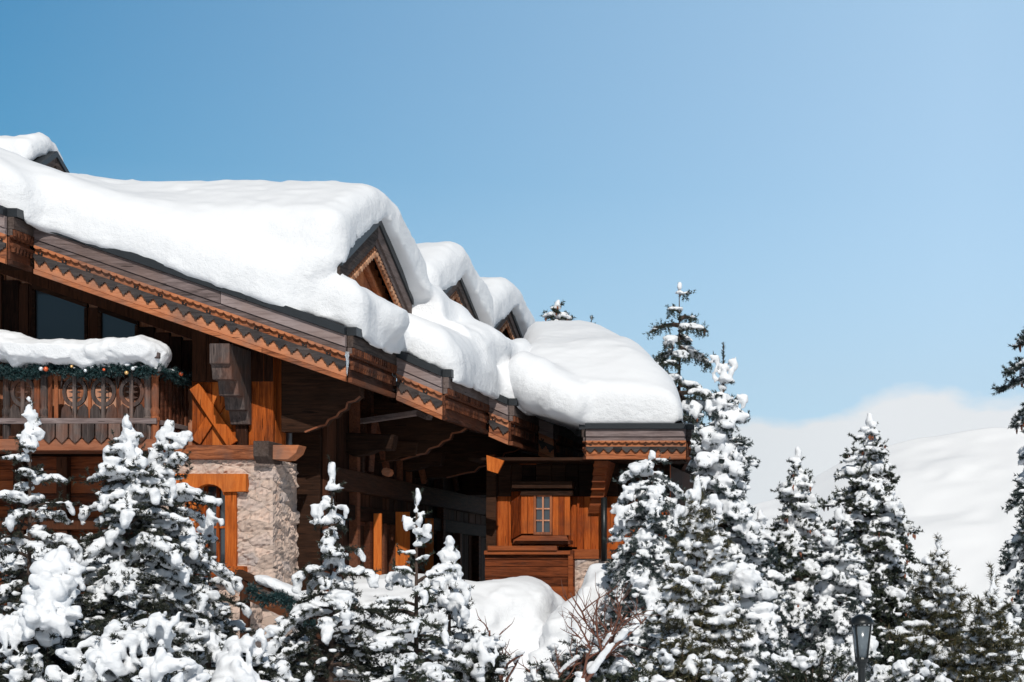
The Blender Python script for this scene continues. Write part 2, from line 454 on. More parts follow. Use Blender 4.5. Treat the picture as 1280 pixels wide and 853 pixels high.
scene.view_settings.exposure = 0.0; scene.view_settings.gamma = 1.0
try:
    scene.cycles.max_bounces = 6; scene.cycles.diffuse_bounces = 2; scene.cycles.transmission_bounces = 4
    scene.cycles.use_denoising = True
except Exception: pass
# ================================================================== THE CHALET
house = thing('chalet', 'big timber and stone chalet with carved brown bargeboards under thick roof snow', 'chalet', (-9.0, 27.0, GROUND))
def zr(x):
    x = np.asarray(x, float)
    z = np.where(x < -7.66, 3.38-.346*(x+7.66), 3.38-.435*(x+7.66))
    return np.where(x < -15.5, 6.09-.346*(-(x+15.5))+0.0, z)
def Zr(x): return float(zr(x))
# stepped plan of the roof: (right limit X, front Y, back Y)
STEP = [(-11.62, 24.40, 25.0), (-7.66, 25.0, 27.0), (-6.98, 27.0, 29.4), (-6.63, 29.4, 31.2), (-6.33, 31.2, 33.9)]
# roof slab, one strip per step (they butt end to end)
rb = MB()
for i, (xr, y0, y1) in enumerate(STEP):
    if i == 0: y1b = 24.998
    yb = y1 if i < 4 else 40.0
    xs = [-22.0, -15.5] + ([-11.62] if i == 0 else [-7.66] + ([xr] if xr > -7.66 else []))
    top = [(x, y0+.03, Zr(x)-.03) for x in xs]; bot = [(x, y0+.03, Zr(x)-.20) for x in xs[::-1]]
    rb.prism(top+bot, (0, yb-y0-.034, 0), .4)
rb.build('roof', M['dark_x'], house)
# soffit boarding beneath, hung at the foot of the fascia
sf = MB()
for i, (xr, y0, y1) in enumerate(STEP):
    yb = y1 if i < 4 else 38.0
    x0 = -15.5; k = 0; y = y0+.08
    while y < yb-.02:
        ye = min(y+.16, yb-.002)
        xs = [x0, min(-7.66, xr)] + ([xr] if xr > -7.66 else [])
        xs[-1] -= .06
        sf.prism([(x, y, Zr(x)-.50) for x in xs]+[(x, y, Zr(x)-.46) for x in xs[::-1]], (0, ye-y-.006, 0))
        y = ye
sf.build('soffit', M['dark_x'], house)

def fascia(A, B, n, k=1.0, mats=None, tooth='lam', cap=True, parent=house, tulips=True, drop=.66, thick=1.0):
    A = np.array(A, float); B = np.array(B, float); n = np.array(n, float)
    L = float(np.linalg.norm((B-A)[:2])); D = (B-A)/L
    m = mats or dict(flash='flash', gray='gray_x', trim='trim_x', oran='orange_x')
    def Q(u, v, o): return tuple(A+D*u+n*o*thick-np.array((0,0,v*k)))
    def plate(mb, pts, o0, o1, tone=None): mb.prism([Q(u, v, o0) for u, v in pts], n*(o1-o0)*thick, tone)
    def strip(mb, v0, v1, o0, o1, u0=0, u1=L):
        # boards come in lengths
        u = u0
        while u < u1-.01:
            e = u+random.uniform(2.2, 3.6)
            if u1-e < 1.0: e = u1
            plate(mb, [(u+.003, v0), (e-.003, v0), (e-.003, v1), (u+.003, v1)], o0, o1); u = e
    f = MB(); strip(f, -.03, .075, -.02, .115, 0, L); f.build('roof_flashing', M[m['flash']], parent)
    g = MB(); strip(g, .078, .225, 0, .075); strip(g, .228, .305, 0, .055); g.build('fascia_board', M[m['gray']], parent, bevel=.004)
    o = MB()
    strip(o, .318, .46, 0, .022); strip(o, .462, .598, 0, .030); strip(o, .60, drop, 0, .058)
    # small scallops
    nS = max(3, int(L/.095)); s = L/nS
    for i in range(nS):
        u = i*s; plate(o, [(u, .300), (u+s, .300), (u+s, .322), (u+s*.8, .338), (u+s*.5, .346), (u+s*.2, .338), (u, .322)], .0225, .066, .6)
    o.build('bargeboard', M[m['oran']], parent, bevel=.003)
    t = MB()
    if tooth == 'lam':
        nT = max(2, int(L/.15)); s = L/nT
        for i in range(nT):
            u = i*s; q = lambda a, b: (u+a*s, b)
            plate(t, [q(0,.405), q(1,.405), q(1,.455), q(.86,.468), q(.80,.492), q(.66,.500), q(.58,.530), q(.42,.530), q(.34,.500), q(.20,.492), q(.14,.468), q(0,.455)], .0305, .062, .3+.4*((i*7) % 5)/5)
            if i % 2 == 0 and tulips:
                for a, b, c, d in ((-.20,.366,.14,.028), (.06,.366,.14,.028), (-.1,.388,.2,.02)):
                    plate(t, [q(.5+a,b), q(.5+a+c,b), q(.5+a+c,b+d), q(.5+a,b+d)], .0225, .034, .0)
    elif tooth == 'zig':
        nT = max(2, int(L/.125)); s = L/nT
        for i in range(nT):
            u = i*s
            plate(t, [(u,.415), (u+s,.415), (u+s,.455), (u+s*.6,.525), (u+s*.4,.525), (u,.455)], .0305, .062, random.random())
            if i % 2 == 0 and tulips:
                plate(t, [(u+s*.3,.372), (u+s*.7,.372), (u+s*.58,.392), (u+s*.42,.392)], .0225, .03, 0)
    else:
        nT = max(2, int(L/.085)); s = L/nT
        for i in range(nT):
            u = i*s
            plate(t, [(u,.395), (u+s*.98,.395), (u+s*.98,.425), (u+s*.68,.455), (u+s*.6,.50), (u+s*.38,.50), (u+s*.3,.455), (u,.425)], .0305, .07, random.random())
            plate(t, [(u+s*.15,.232), (u+s*.8,.232), (u+s*.65,.31), (u+s*.3,.31)], .0755 if False else .056, .085, random.random())
    t.build('carved_trim', M[m['trim']], parent)
X1 = dict(flash='flash', gray='gray_x', trim='trim_x', oran='orange_x')
Y1 = dict(flash='flash', gray='gray_y', trim='red_y', oran='red_y')
xl = -15.5
fascia((xl, 24.40, Zr(xl)), (-11.62, 24.40, Zr(-11.62)), (0,-1,0), mats=X1)
fascia((-11.62, 24.40, Zr(-11.62)), (-11.62, 24.94, Zr(-11.62)), (1,0,0), mats=Y1, tooth='comb')
prev = -11.56
fascia((prev, 25.0, Zr(prev)), (-7.66, 25.0, Zr(-7.66)), (0,-1,0), mats=X1)
for i in range(1, 5):
    xr, y0, y1 = STEP[i]
    fascia((xr, y0-.0, Zr(xr)), (xr, y1-.065 if i < 4 else y1, Zr(xr)), (1,0,0), mats=Y1, tooth='comb', k=1.0)
    if i < 4:
        xn, yn, _ = STEP[i+1]
        fascia((xr+.06, yn, Zr(xr+.06)), (xn, yn, Zr(xn)), (0,-1,0), mats=X1)

# ---- dormers
def dormer(xf, yc, za, slope, hw, xb=-12.9, small=False, k=1.0):
    d = MB()
    for s in (-1, 1):
        pts = [(yc, za), (yc+s*hw, za-slope*hw), (yc+s*hw, za-slope*hw-.14), (yc, za-.14)]
        d.prism([(xf, y, z) for y, z in (pts if s > 0 else pts[::-1])], (xb-xf, 0, 0), .4)
    dm = d.build('dormer', M['dark_y'], house)
    fl = MB(); gb = MB(); tr = MB(); br = MB()
    for s in (-1, 1):
        def seg(mb, v0, v1, o0, o1, a=0, b=hw):
            mb.prism([(xf+o0, yc+s*a, za-slope*a-v0*k), (xf+o0, yc+s*b, za-slope*b-v0*k), (xf+o0, yc+s*b, za-slope*b-v1*k), (xf+o0, yc+s*a, za-slope*a-v1*k)], (o1-o0, 0, 0))
        seg(fl, -.035, .085, -.05, .10); seg(gb, .087, .27, .001, .075); seg(gb, .273, .36, .001, .045)
        seg(br, .36, .50, .001, .02); seg(br, .56, .64, -.155, -.09, 0, hw*.95)
        n = int(hw*1.12/.095)
        for i in range(n):
            a = (i+.5)*hw/n; zc = za-slope*a-.46*k; r = .036
            tr.prism([(xf+.021, yc+s*a+r*math.cos(t), zc+r*math.sin(t)) for t in [j*math.pi/4 for j in range(8)]], (.035, 0, 0), random.random())
            tr.prism([(xf+.021, yc+s*a-.03, zc+.075), (xf+.021, yc+s*a+.03, zc+.075), (xf+.021, yc+s*a, zc+.03)], (.02,0,0), .2)
    # gable planking, set back under the overhang
    y = yc-hw+.1
    while y < yc+hw-.1:
        ye = min(y+.17, yc+hw-.1); zt = min(za-slope*abs(y-yc), za-slope*abs(ye-yc))-.16
        br.prism([(xf-.16, y+.004, 3.0), (xf-.16, ye-.004, 3.0), (xf-.16, ye-.004, zt), (xf-.16, y+.004, zt)], (-.05, 0, 0)); y = ye
    fl.build('ridge_flashing', M['flash'], dm); gb.build('gable_board', M['gray_y'], dm, bevel=.004)
    tr.build('carved_trim', M['pale_y'], dm); br.build('gable_wall', M['red_y' if small else 'orange_y'], dm, bevel=.003)
DORM = [(-7.90, 26.9, 5.13, .50, 1.66), (-7.90, 31.2, 5.07, .44, 1.45), (-7.90, 34.7, 5.10, .44, 1.50)]
dormer(*DORM[0]); dormer(*DORM[1], k=.66); dormer(*DORM[2], k=.66)
dormer(-13.55, 29.8, 6.66, .55, .62, xb=-17.5, small=True, k=.7)

# ---- front wall behind the balcony (planks), with trapezoid windows
YW = 26.3
def planks_z(mb, x0, x1, z0, ztop, y, th=.04, wmin=.11, wmax=.2, jit=.012):
    x = x0
    while x < x1-.005:
        e = min(x+random.uniform(wmin, wmax), x1)
        if x1-e < .05: e = x1
        zt = ztop if not callable(ztop) else min(ztop(x), ztop(e)); zb = z0 if not callable(z0) else z0(x)
        j = random.uniform(0, jit)
        mb.box(x+.003, e-.003, y-j, y+th, zb, zt); x = e
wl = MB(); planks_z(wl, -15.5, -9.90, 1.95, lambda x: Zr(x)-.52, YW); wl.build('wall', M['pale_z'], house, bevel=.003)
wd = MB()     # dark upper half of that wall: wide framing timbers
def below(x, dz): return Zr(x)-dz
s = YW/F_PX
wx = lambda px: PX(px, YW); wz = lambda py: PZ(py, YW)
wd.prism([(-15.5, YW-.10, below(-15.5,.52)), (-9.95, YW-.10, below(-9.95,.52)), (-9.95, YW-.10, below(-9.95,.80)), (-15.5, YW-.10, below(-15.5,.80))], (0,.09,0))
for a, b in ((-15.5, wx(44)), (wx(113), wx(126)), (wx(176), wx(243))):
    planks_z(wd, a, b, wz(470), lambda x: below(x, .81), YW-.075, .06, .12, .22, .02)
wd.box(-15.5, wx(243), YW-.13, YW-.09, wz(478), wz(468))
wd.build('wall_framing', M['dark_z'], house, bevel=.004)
for a, b in ((44, 113), (126, 176)):
    z0 = wz(468)
    fr = MB(); A, B = wx(a), wx(b)
    fr.prism([(A, YW-.10, below(A,.80)), (B, YW-.10, below(B,.80)), (B, YW-.10, below(B,.86)), (A, YW-.10, below(A,.86))], (0,.05,0))
    fr.box(A, A+.04, YW-.10, YW-.05, z0, below(A+.04,.86)); fr.box(B-.04, B, YW-.10, YW-.05, z0, below(B,.86)); fr.box(A, B, YW-.105, YW-.05, z0-.05, z0)
    wf = fr.build('window', M['dark_x'], house, bevel=.003)
    g = MB(); g.prism([(A+.04, YW-.06, z0), (B-.04, YW-.06, z0), (B-.04, YW-.06, below(B-.04,.86)), (A+.04, YW-.06, below(A+.04,.86))], (0,.012,0)); g.build('pane', M['glass'], wf)
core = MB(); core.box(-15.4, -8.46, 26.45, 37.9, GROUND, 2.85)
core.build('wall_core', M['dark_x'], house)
# purlin that runs out under the rake
# ---- ground floor under the balcony
gf = MB(); y = YW+.1
z = GROUND
while z < 1.9:
    e = min(z+random.uniform(.14,.2), 1.9); gf.box(-15.5, -9.9, y-random.uniform(0,.012), y+.05, z+.003, e-.003); z = e
gf.build('wall', M['red_x'], house, bevel=.004)
ft = MB()
for px in (18, 72, 132, 190, 226): ft.box(PX(px,YW), PX(px,YW)+.14, YW-.04, YW+.08, GROUND, 1.88)
ft.box(-15.5, -9.93, YW-.07, YW+.08, .92, 1.08); build_each(ft, 'post', M['dark_z'], house, .006)

# ---- X-braced panel above the stone pier
YX = 25.8
xx = lambda px: PX(px, YX); xz = lambda py: PZ(py, YX)
xp = MB(); planks_z(xp, xx(240), xx(343), xz(557), lambda x: Zr(x)-.52, YX, .04, .16, .26, .006)
xp.box(xx(240), xx(240)+.04, YX, 26.28, xz(557), 4.0); xp.box(xx(343)-.04, xx(343), YX+.05, 28.0, xz(575), Zr(xx(343))-.52)
xp.build('wall', M['orange_z'], house, bevel=.003)
br = MB()
br.beam((xx(246), YX-.075, xz(484)), (xx(294), YX-.075, xz(556)), .05, .145)
br.beam((xx(246), YX-.035, xz(553)), (xx(282), YX-.035, xz(497)), .03, .13)
br.box(xx(317), xx(343)+.01, YX-.08, YX-.005, xz(557), xz(400)); build_each(br, 'cross_brace', M['orange_z'], house, .005)
hd = MB(); planks_z(hd, xx(243), xx(343)+.012, xz(478), lambda x: Zr(x)-.53, YX-.085, .075, .16, .26, .006); hd.build('shade_boards', M['dark_z'], house, bevel=.003)  # dark planks stand in for the rake's shadow on this panel
dp = MB(); dp.box(xx(296), xx(311), YX-.05, YX-.004, xz(557), xz(400)); dp.build('post', M['dark_z'], house, bevel=.005)
pp = MB(); pp.tube([(-8.70, 25.93, 2.9), (-8.70, 25.93, 1.98)], .042, 12, .5); pp.tube([(-8.70,25.93,2.35),(-8.70,25.93,2.33)], .05, 12, .5)
pp.tube([(-8.70,25.93,2.88), (-8.2,25.9,2.98), (-7.8,25.7,3.02), (-7.7, 25.6, 2.93)], .03, 8, .5)
pp.build('downspout', M['pipe'], house, smooth=True)

# ---- stone pier with arched window
YS = 25.5
def stone_panel(mb, P0, U, Vv, N, w_, h_, hole=None, res=.03, amp=.028):
    nu, nv = int(w_/res), int(h_/res)
    pts = RNG.random((int(w_*h_*14)+6, 2))*(w_, h_); hh = RNG.random(len(pts))
    g = np.zeros((nu+1, nv+1))
    uu = np.linspace(0, w_, nu+1); vv = np.linspace(0, h_, nv+1)
    for i, u in enumerate(uu):
        d = np.sqrt(((u-pts[:,0])[:,None]*.7)**2+((vv[None,:]-pts[:,1][:,None])*1.35)**2)
        srt = np.sort(d, 0); e = np.clip((srt[1]-srt[0])/.05, 0, 1); g[i] = -amp*.55*(1-e)+amp*.5*hh[d.argmin(0)]*e
    g += .008*RNG.standard_normal(g.shape)
    g[0,:] = 0; g[-1,:] = 0; g[:,0] = 0; g[:,-1] = 0
    P0, U, Vv, N = map(lambda a: np.array(a, float), (P0, U, Vv, N))
    V = [tuple(P0+U*u+Vv*v+N*g[i,j]) for i, u in enumerate(uu) for j, v in enumerate(vv)]
    Fs = []
    for i in range(nu):
        for j in range(nv):
            if hole and hole[0] < uu[i]+res/2 < hole[1] and hole[2] < vv[j]+res/2 < hole[3]: continue
            a = i*(nv+1)+j; Fs.append((a, a+nv+1, a+nv+2, a+1))
    mb.add(V, Fs, .5)
sx = lambda px: PX(px, YS); sz = lambda py: PZ(py, YS)
st = MB(); zt = sz(574); zb = sz(730); xa, xb = sx(205), sx(341)
stone_panel(st, (xa, YS, zb), (1,0,0), (0,0,1), (0,-1,0), xb-xa, zt-zb, hole=(sx(245)-xa, sx(285)-xa, sz(708)-zb, sz(606)-zb))
stone_panel(st, (xb, YS, zb), (0,1,0), (0,0,1), (1,0,0), 1.0, zt-zb, amp=.055)
xc = sx(312)
stone_panel(st, (xa-.4, YS+.05, GROUND), (1,0,0), (0,0,1), (0,-1,0), xc-xa+.4, zb-GROUND, amp=.05)
stone_panel(st, (xc, YS+.05, GROUND), (0,1,0), (0,0,1), (1,0,0), .9, zb-GROUND)
st.box(xa-.4, xb-.01, YS+.45, YS+.98, GROUND, zt-.01, .5)
st.add([(xa,YS,zb),(xb,YS,zb),(xb,YS+1,zb),(xa,YS+1,zb)], [(0,1,2,3)], .5); st.add([(xa,YS,zt),(xb,YS,zt),(xb,YS+1,zt),(xa,YS+1,zt)], [(0,1,2,3)], .5)
st.build('stone_pier', M['stone'], house)
lb = MB()
lb.prism([(sx(200), YS-.07, sz(575)), (sx(324), YS-.07, sz(575)), (sx(324), YS-.07, sz(557)), (sx(200), YS-.07, sz(557))], (0,.5,0))
lb.prism([(sx(343), YS-.07, sz(575)), (sx(362), YS-.07, sz(575)), (sx(372), YS-.07, sz(567)), (sx(376), YS-.07, sz(557)), (sx(343), YS-.07, sz(557))], (0,.3,0))
lb.box(sx(200), sx(341)+.03, YS+.25, YX, sz(575)+.01, sz(557)); lb.build('sill_beam', M['orange_x'], house, bevel=.006)
je = MB(); je.prism([(sx(324), YS-.22, sz(572)), (sx(324), YS-.22, sz(553)), (sx(324), YS+.3, sz(553)), (sx(324), YS+.3, sz(580)), (sx(324), YS-.12, sz(580))], (sx(343)-sx(324),0,0)); je.build('joist_end', M['gray_y'], house, bevel=.006)
# arched window
fw = MB(); n = 10; cx = sx(265); r = (sx(283)-sx(247))/2; zc = sz(625); top = sz(617)
arch = [(cx-r*math.cos(math.pi*i/n), YS-.05, sz(620)+ (sz(606)-sz(620))*math.sin(math.pi*i/n)) for i in range(n+1)]
fw.prism([(sx(221), YS-.11, sz(593)), (sx(221), YS-.11, sz(615))] + [(sx(247), YS-.11, sz(616))] + [(a[0], YS-.11, a[2]) for a in arch] + [(sx(283), YS-.11, sz(616)), (sx(311), YS-.11, sz(615)), (sx(311), YS-.11, sz(593))], (0,.13,0))
fw.box(sx(233), sx(247), YS-.055, YS+.34, sz(709), sz(616)); fw.box(sx(283), sx(297), YS-.055, YS+.34, sz(709), sz(616))
fw.box(sx(247), sx(283), YS+.02, YS+.34, sz(607), sz(603)); fw.box(sx(226), sx(309), YS-.13, YS+.3, sz(722), sz(708)); fw.box(sx(240), sx(309)+.03, YS-.16, YS-.14, sz(724), sz(718))
aw = fw.build('window', M['orange_z'], house, bevel=.004)
fm = MB(); fm.box(sx(247), sx(252), YS+.2, YS+.26, sz(708), sz(607)); fm.box(sx(278), sx(283), YS+.2, YS+.26, sz(708), sz(607)); fm.box(sx(263), sx(267), YS+.2, YS+.26, sz(708), sz(607)); fm.box(sx(252), sx(278), YS+.21, YS+.25, sz(660), sz(657)); fm.build('sash', M['orange_z'], aw, bevel=.003)
g = MB(); g.box(sx(250), sx(281), YS+.235, YS+.245, sz(708), sz(607)); g.build('pane', M['glass'], aw)
# second lower window strip beside stone (side recess with sunlit shutter)
sh = MB(); planks_z(sh, PX(371,27.2), PX(401,27.2), PZ(700,27.2), PZ(585,27.2), 27.2, .04, .07, .1, .03); sh.build('shutter', M['orange_z'], house, bevel=.003)
shb = MB(); shb.box(PX(370,27.05), PX(376,27.05), 27.05, 27.19, PZ(705,27.05), PZ(600,27.05)); shb.box(PX(385,27.05), PX(389,27.05), 27.08, 27.19, PZ(705,27.05), PZ(600,27.05)); shb.box(PX(396,27.05), PX(404,27.05), 27.05, 27.19, PZ(720,27.05), PZ(590,27.05))
shb.box(PX(366,27.0), PX(408,27.0), 26.9, 27.18, PZ(618,27.0), PZ(598,27.0)); shb.box(PX(366,27.0), PX(408,27.0), 26.9, 27.18, PZ(708,27.0), PZ(696,27.0)); shb.build('shutter_frame', M['dark_z'], house, bevel=.004)

# ---- console under the rake, stepped
cs = MB(); x0, x1 = PX(265,25.05), PX(290,25.05)
prof = [(24.96,PZ(455,25)),(24.96,3.20),(25.8,3.20),(25.8,2.25),(25.68,2.25),(25.62,2.42),(25.5,2.42),(25.46,2.58),(25.28,2.58),(25.24,2.76),(25.06,2.76),(25.02,2.93)]
cs.prism([(x0, a, b) for a, b in prof], (x1-x0,0,0), .55); cs.build('console', M['gray_z'], house, bevel=.008)

# ---- side wall facing right, dark, with posts, beams and door panes
XS = -8.4
sw = MB(); y = 26.5
while y < 38:
    e = y+random.uniform(.12,.2); sw.box(XS-.05, XS+random.uniform(0,.015), y+.003, e-.003, GROUND, 3.1); y = e
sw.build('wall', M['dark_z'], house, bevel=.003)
bm = MB()
for z0, z1, o in ((1.48, 1.76, .16), (1.10, 1.30, .09), (-.5, -.3, .1)): bm.box(XS, XS+o, 26.5, 38, z0, z1)
build_each(bm, 'floor_beam', M['dark_y'], house, .008)
ps = MB()
for px in (405, 436, 452, 470, 484, 500, 521, 545, 566, 590):
    yy = XS*F_PX/(px-CX); ps.box(XS, XS+.12, yy, yy+.13, GROUND, 1.10 if px not in (436, 545) else 3.0)
for i, yy in enumerate((27.9, 28.3, 29.8, 30.3, 31.9, 33.4)): ps.box(XS, XS+.07, yy, yy+.12, 1.76, 3.05)
build_each(ps, 'post', M['red_y'], house, .005)
gp = MB()
for a, b in ((27.75, 28.3), (29.05, 29.5), (31.2, 31.8)):
    gp.box(XS+.02, XS+.03, a, b, -.25, 1.05)
dr = MB()
for a, b in ((27.75, 28.3), (29.05, 29.5), (31.2, 31.8)): dr.box(XS+.012, XS+.05, a-.06, b+.06, -.34, -.26); dr.box(XS+.012, XS+.05, a-.06, b+.06, 1.04, 1.09)
dd = dr.build('window', M['red_y'], house); gp.build('pane', M['dark_z'], dd)
# eave consoles, with scrolled underside, carried out from the side wall
def console(y, xe, ztop, zbot, th=.16, mat='dark_x'):
    a = XS if y > 26.4 else -8.74
    L_ = xe-a
    pr = [(0, zbot), (.30, zbot+.0), (.42, zbot+.05), (.50, zbot+.08), (.56, zbot+.09), (.60, zbot+.16), (.70, zbot+.20), (.74, zbot+.26), (.82, zbot+.30), (.84, zbot+.38), (.93, zbot+.40), (1.0, zbot+.46), (1.0, zbot+.54)]
    pts = [(a+u*L_, y, z) for u, z in pr]+[(xe, y, ztop), (a, y, ztop+.35)]
    c = MB(); c.prism(pts, (0, th, 0), .55)
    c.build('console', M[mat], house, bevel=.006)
    e = MB()
    for (u0,q0),(u1,q1) in zip(pr[1:-2], pr[2:-1]): e.beam((a+u0*L_, y-.006, q0), (a+u1*L_, y-.006, q1), .012, .022, tone=.6)
    e.build('scroll_edge', M['brown_x'], house)
console(25.75, -7.72, 2.80, 2.16); console(28.6, -7.05, 2.55, 2.0); console(30.8, -6.75, 2.42, 1.88); console(33.4, -6.42, 2.3, 1.75)
jb = MB()
for y, z0 in ((27.35, 2.02), (28.55, 2.02), (29.9, 1.98), (31.2, 1.94)):
    jb.prism([(XS, y, z0), (XS+.10, y, z0-.06), (XS+.3, y, z0-.02), (XS+.42, y, z0+.03), (XS+.62, y, z0+.03), (XS+.66, y, z0+.24), (XS, y, z0+.27)], (0,.24,0))
build_each(jb, 'joist_end', M['dark_x'], house, .012)
pb = MB(); pb.beam((PX(450,27.9), 27.9, PZ(527,27.9)), (PX(524,27.7), 27.7, PZ(516,27.7)), .12, .07); pb.beam((PX(524,27.7), 27.7, PZ(516,27.7)), (PX(537,27.6), 27.6, PZ(522,27.6)), .12, .08)
pb.build('strut', M['gray_x'], house, bevel=.006)
sp_ = MB()
for x0_, x1_, y_, pa, pb in ((-8.27,-8.07,29.3,735,640), (-8.27,-8.14,30.9,730,648), (-8.27,-8.16,28.2,735,642)): sp_.box(x0_, x1_, y_, y_+.04, PZ(pa,y_), PZ(pb,y_))
build_each(sp_, 'shutter', M['orange_z'], house, .003)
kn_ = MB()
for px, py, d_ in ((482,590,28.2), (375,576,26.7)): kn_.tube([P(px,py,d_), (P(px,py,d_)[0], d_+.2, P(px,py,d_)[2])], .06, 8)
build_each(kn_, 'peg', M['orange_x'], house)
bc = MB()
bc.beam((-8.28, 28.05, 1.8), (-8.22, 28.0, 2.55), .09, .09); bc.beam((-8.28, 28.2, 2.6), (-8.22, 28.7, 1.85), .07, .09); bc.beam((-8.28, 30.1, 2.7), (-8.22, 30.7, 1.8), .07, .09); bc.beam((-8.28, 32.1, 2.7), (-8.22, 32.7, 1.8), .07, .09)
build_each(bc, 'brace', M['red_y'], house, .006)
ln = MB(); ln.prism([(-7.78,29.0,2.02),(-7.62,29.0,1.96),(-7.58,29.0,1.80),(-7.74,29.0,1.72),(-7.82,29.0,1.76)], (0,.12,0), .5)
# ---- balcony
YB = 25.15
bx = lambda px: PX(px, YB); bz = lambda py: PZ(py, YB)
b = MB()
b.box(-15.5, bx(196), YB, YB+.14, bz(563), bz(549)); b.box(-15.5, bx(196), YB+.02, YB+.12, bz(549)+.001, bz(545)); b.box(bx(196)-.12, bx(196), YB+.142, YW-.1, bz(563), bz(549))
b.box(-15.5, bx(196)-.12, YB+.142, YW-.1, bz(560), bz(556)); bal = b.build('balcony', M['brown_x'], house, bevel=.006)
rl = MB()
rl.box(-15.5, bx(196), YB-.01, YB+.09, bz(466), bz(460)); rl.box(-15.5, bx(196), YB-.02, YB+.05, bz(530), bz(523)); rl.box(bx(196)-.08, bx(196)+.0, YB+.10, YW-.12, bz(466), bz(460)); rl.box(bx(196)-.06, bx(196)-.01, YB+.10, YW-.12, bz(530), bz(524))
build_each(rl, 'handrail', M['gray_x'], bal, .004)
for px in (6, 44, 53, 183, 192, -60, -70):
    p = MB(); r = .046; z0 = bz(549)
    p.lathe(bx(px), YB+.05, [(z0, r*1.05), (z0+.22, r*1.05), (z0+.24, r*1.3), (z0+.27, r*1.3), (z0+.29, r), (z0+.33, r*1.2), (z0+.36, r*1.25), (z0+.40, r*.9), (z0+.55, r*1.0), (z0+.78, r*.9), (z0+.80, r*1.2), (z0+.86, r*1.2)], 10)
    p.build('baluster_post', M['gray_z' if px in (53, 183, -60, 6) else 'brown_z'], bal, smooth=False)
for px in [-100+17.2*i for i in range(6)] + [62+16.4*i for i in range(8)]:
    hw_ = .073; t = MB(); xc_ = bx(px)
    t.prism([(xc_-hw_, YB-.03, bz(530)), (xc_-hw_, YB-.03, bz(547)), (xc_-hw_*.55, YB-.03, bz(551)), (xc_, YB-.03, bz(554.5)), (xc_+hw_*.55, YB-.03, bz(551)), (xc_+hw_, YB-.03, bz(547)), (xc_+hw_, YB-.03, bz(530))], (0,.025,0))
    t.build('valance_board', M['gray_z'], bal, bevel=.003)
def ring(px, py, rx, ry):
    t = MB(); n = 20; cx_, cz_ = bx(px), bz(py); th = .032
    for i in range(n):
        a0, a1 = 2*math.pi*i/n, 2*math.pi*(i+1)/n
        q = lambda a, k: (cx_+rx*k*math.cos(a), YB+.01, cz_+ry*k*math.sin(a))
        t.prism([q(a0,.78), q(a1,.78), q(a1,1.08), q(a0,1.08)], (0,.03,0), .4)
    t.box(cx_-.022, cx_+.022, YB+.0, YB+.045, bz(523), bz(466), .7)
    for s_ in (-1, 1):
        for dz in (-.07, 0, .07): t.prism([(cx_+s_*.02, YB+.015, cz_+dz-.018), (cx_+s_*.085, YB+.015, cz_+dz), (cx_+s_*.02, YB+.015, cz_+dz+.018)], (0,.02,0), .2)
    # foot spandrels and head curls
    for s_ in (-1, 1):
        t.prism([(cx_+s_*.02, YB+.012, bz(523)), (cx_+s_*.17, YB+.012, bz(523)), (cx_+s_*.165, YB+.012, bz(512)), (cx_+s_*.12, YB+.012, bz(505)), (cx_+s_*.06, YB+.012, bz(509))][::s_], (0,.025,0), .3)
        t.prism([(cx_+s_*.17, YB+.012, bz(466)), (cx_+s_*.09, YB+.012, bz(466)), (cx_+s_*.15, YB+.012, bz(474)), (cx_+s_*.175, YB+.012, bz(486))][::s_], (0,.025,0), .3)
    t.build('railing_panel', M['gray_z'], bal)
for px in (92.7, 128.5, 163.8, -30, 28): ring(px, 490, .145, .175)
t = MB()
for px in (61, 68.5, 110.6, 146.2, 177): t.box(bx(px)-.024, bx(px)+.024, YB+.03, YB+.055, bz(523), bz(466))
build_each(t, 'slat', M['brown_z'], bal, .003)
t = MB()
for i in range(7):
    y = YB+.22+i*.13; t.box(bx(196)-.05, bx(196)-.02, y, y+.06, bz(549), bz(466))
build_each(t, 'baluster', M['red_y'], bal, .003)
t = MB()
for px, py in ((13, 441.5), (198.5, 446)): t.box(bx(px)-.08, bx(px)+.08, YB-.20, YB+.2, bz(py)-.045, bz(py)+.03)
build_each(t, 'rail_end', M['gray_x'], bal, .008)

# ---- right wing
YWg = 30.2; gx = lambda px: PX(px, YWg); gz_ = lambda py: PZ(py, YWg)
wg = MB()
planks_z(wg, gx(609), gx(640), gz_(684), gz_(575), YWg, .06, .09, .16, .012)
planks_z(wg, gx(721), gx(838), gz_(693), gz_(575), YWg-.0, .06, .10, .18, .012)
planks_z(wg, gx(640), gx(721), gz_(684), gz_(575), YWg+.06, .04, .1, .18, .006)
# bay under its own little roof
wg.prism([(gx(640), YWg-.06, gz_(675)), (gx(656), YWg-.20, gz_(668)), (gx(656), YWg-.20, gz_(615)), (gx(640), YWg-.06, gz_(615))], (0,.03,0))
planks_z(wg, gx(655), gx(671), gz_(668), gz_(620), YWg-.21, .03, .07, .12, .006)
planks_z(wg, gx(694), gx(716), gz_(670), gz_(620), YWg-.21, .03, .07, .12, .006)
wg.build('wall', M['bay_z'], house, bevel=.003)
lo = MB(); z = GROUND
while z < gz_(688):
    e = min(z+random.uniform(.10,.16), gz_(688)); lo.box(gx(609), gx(719), YWg-random.uniform(.14,.16), YWg+.05, z+.003, e-.003); z = e
lo.box(gx(609), gx(609)+.1, YWg+.06, 34.0, GROUND, 2.2)
lo.build('wall', M['red_x'], house, bevel=.004)
lt = MB()
lt.box(gx(614), gx(700), YWg-.24, YWg-.10, gz_(689), gz_(683)); lt.box(gx(646), gx(717), YWg-.27, YWg-.05, gz_(681), gz_(676)); lt.box(gx(609), gx(716), YWg-.21, YWg-.16, gz_(694), gz_(689))
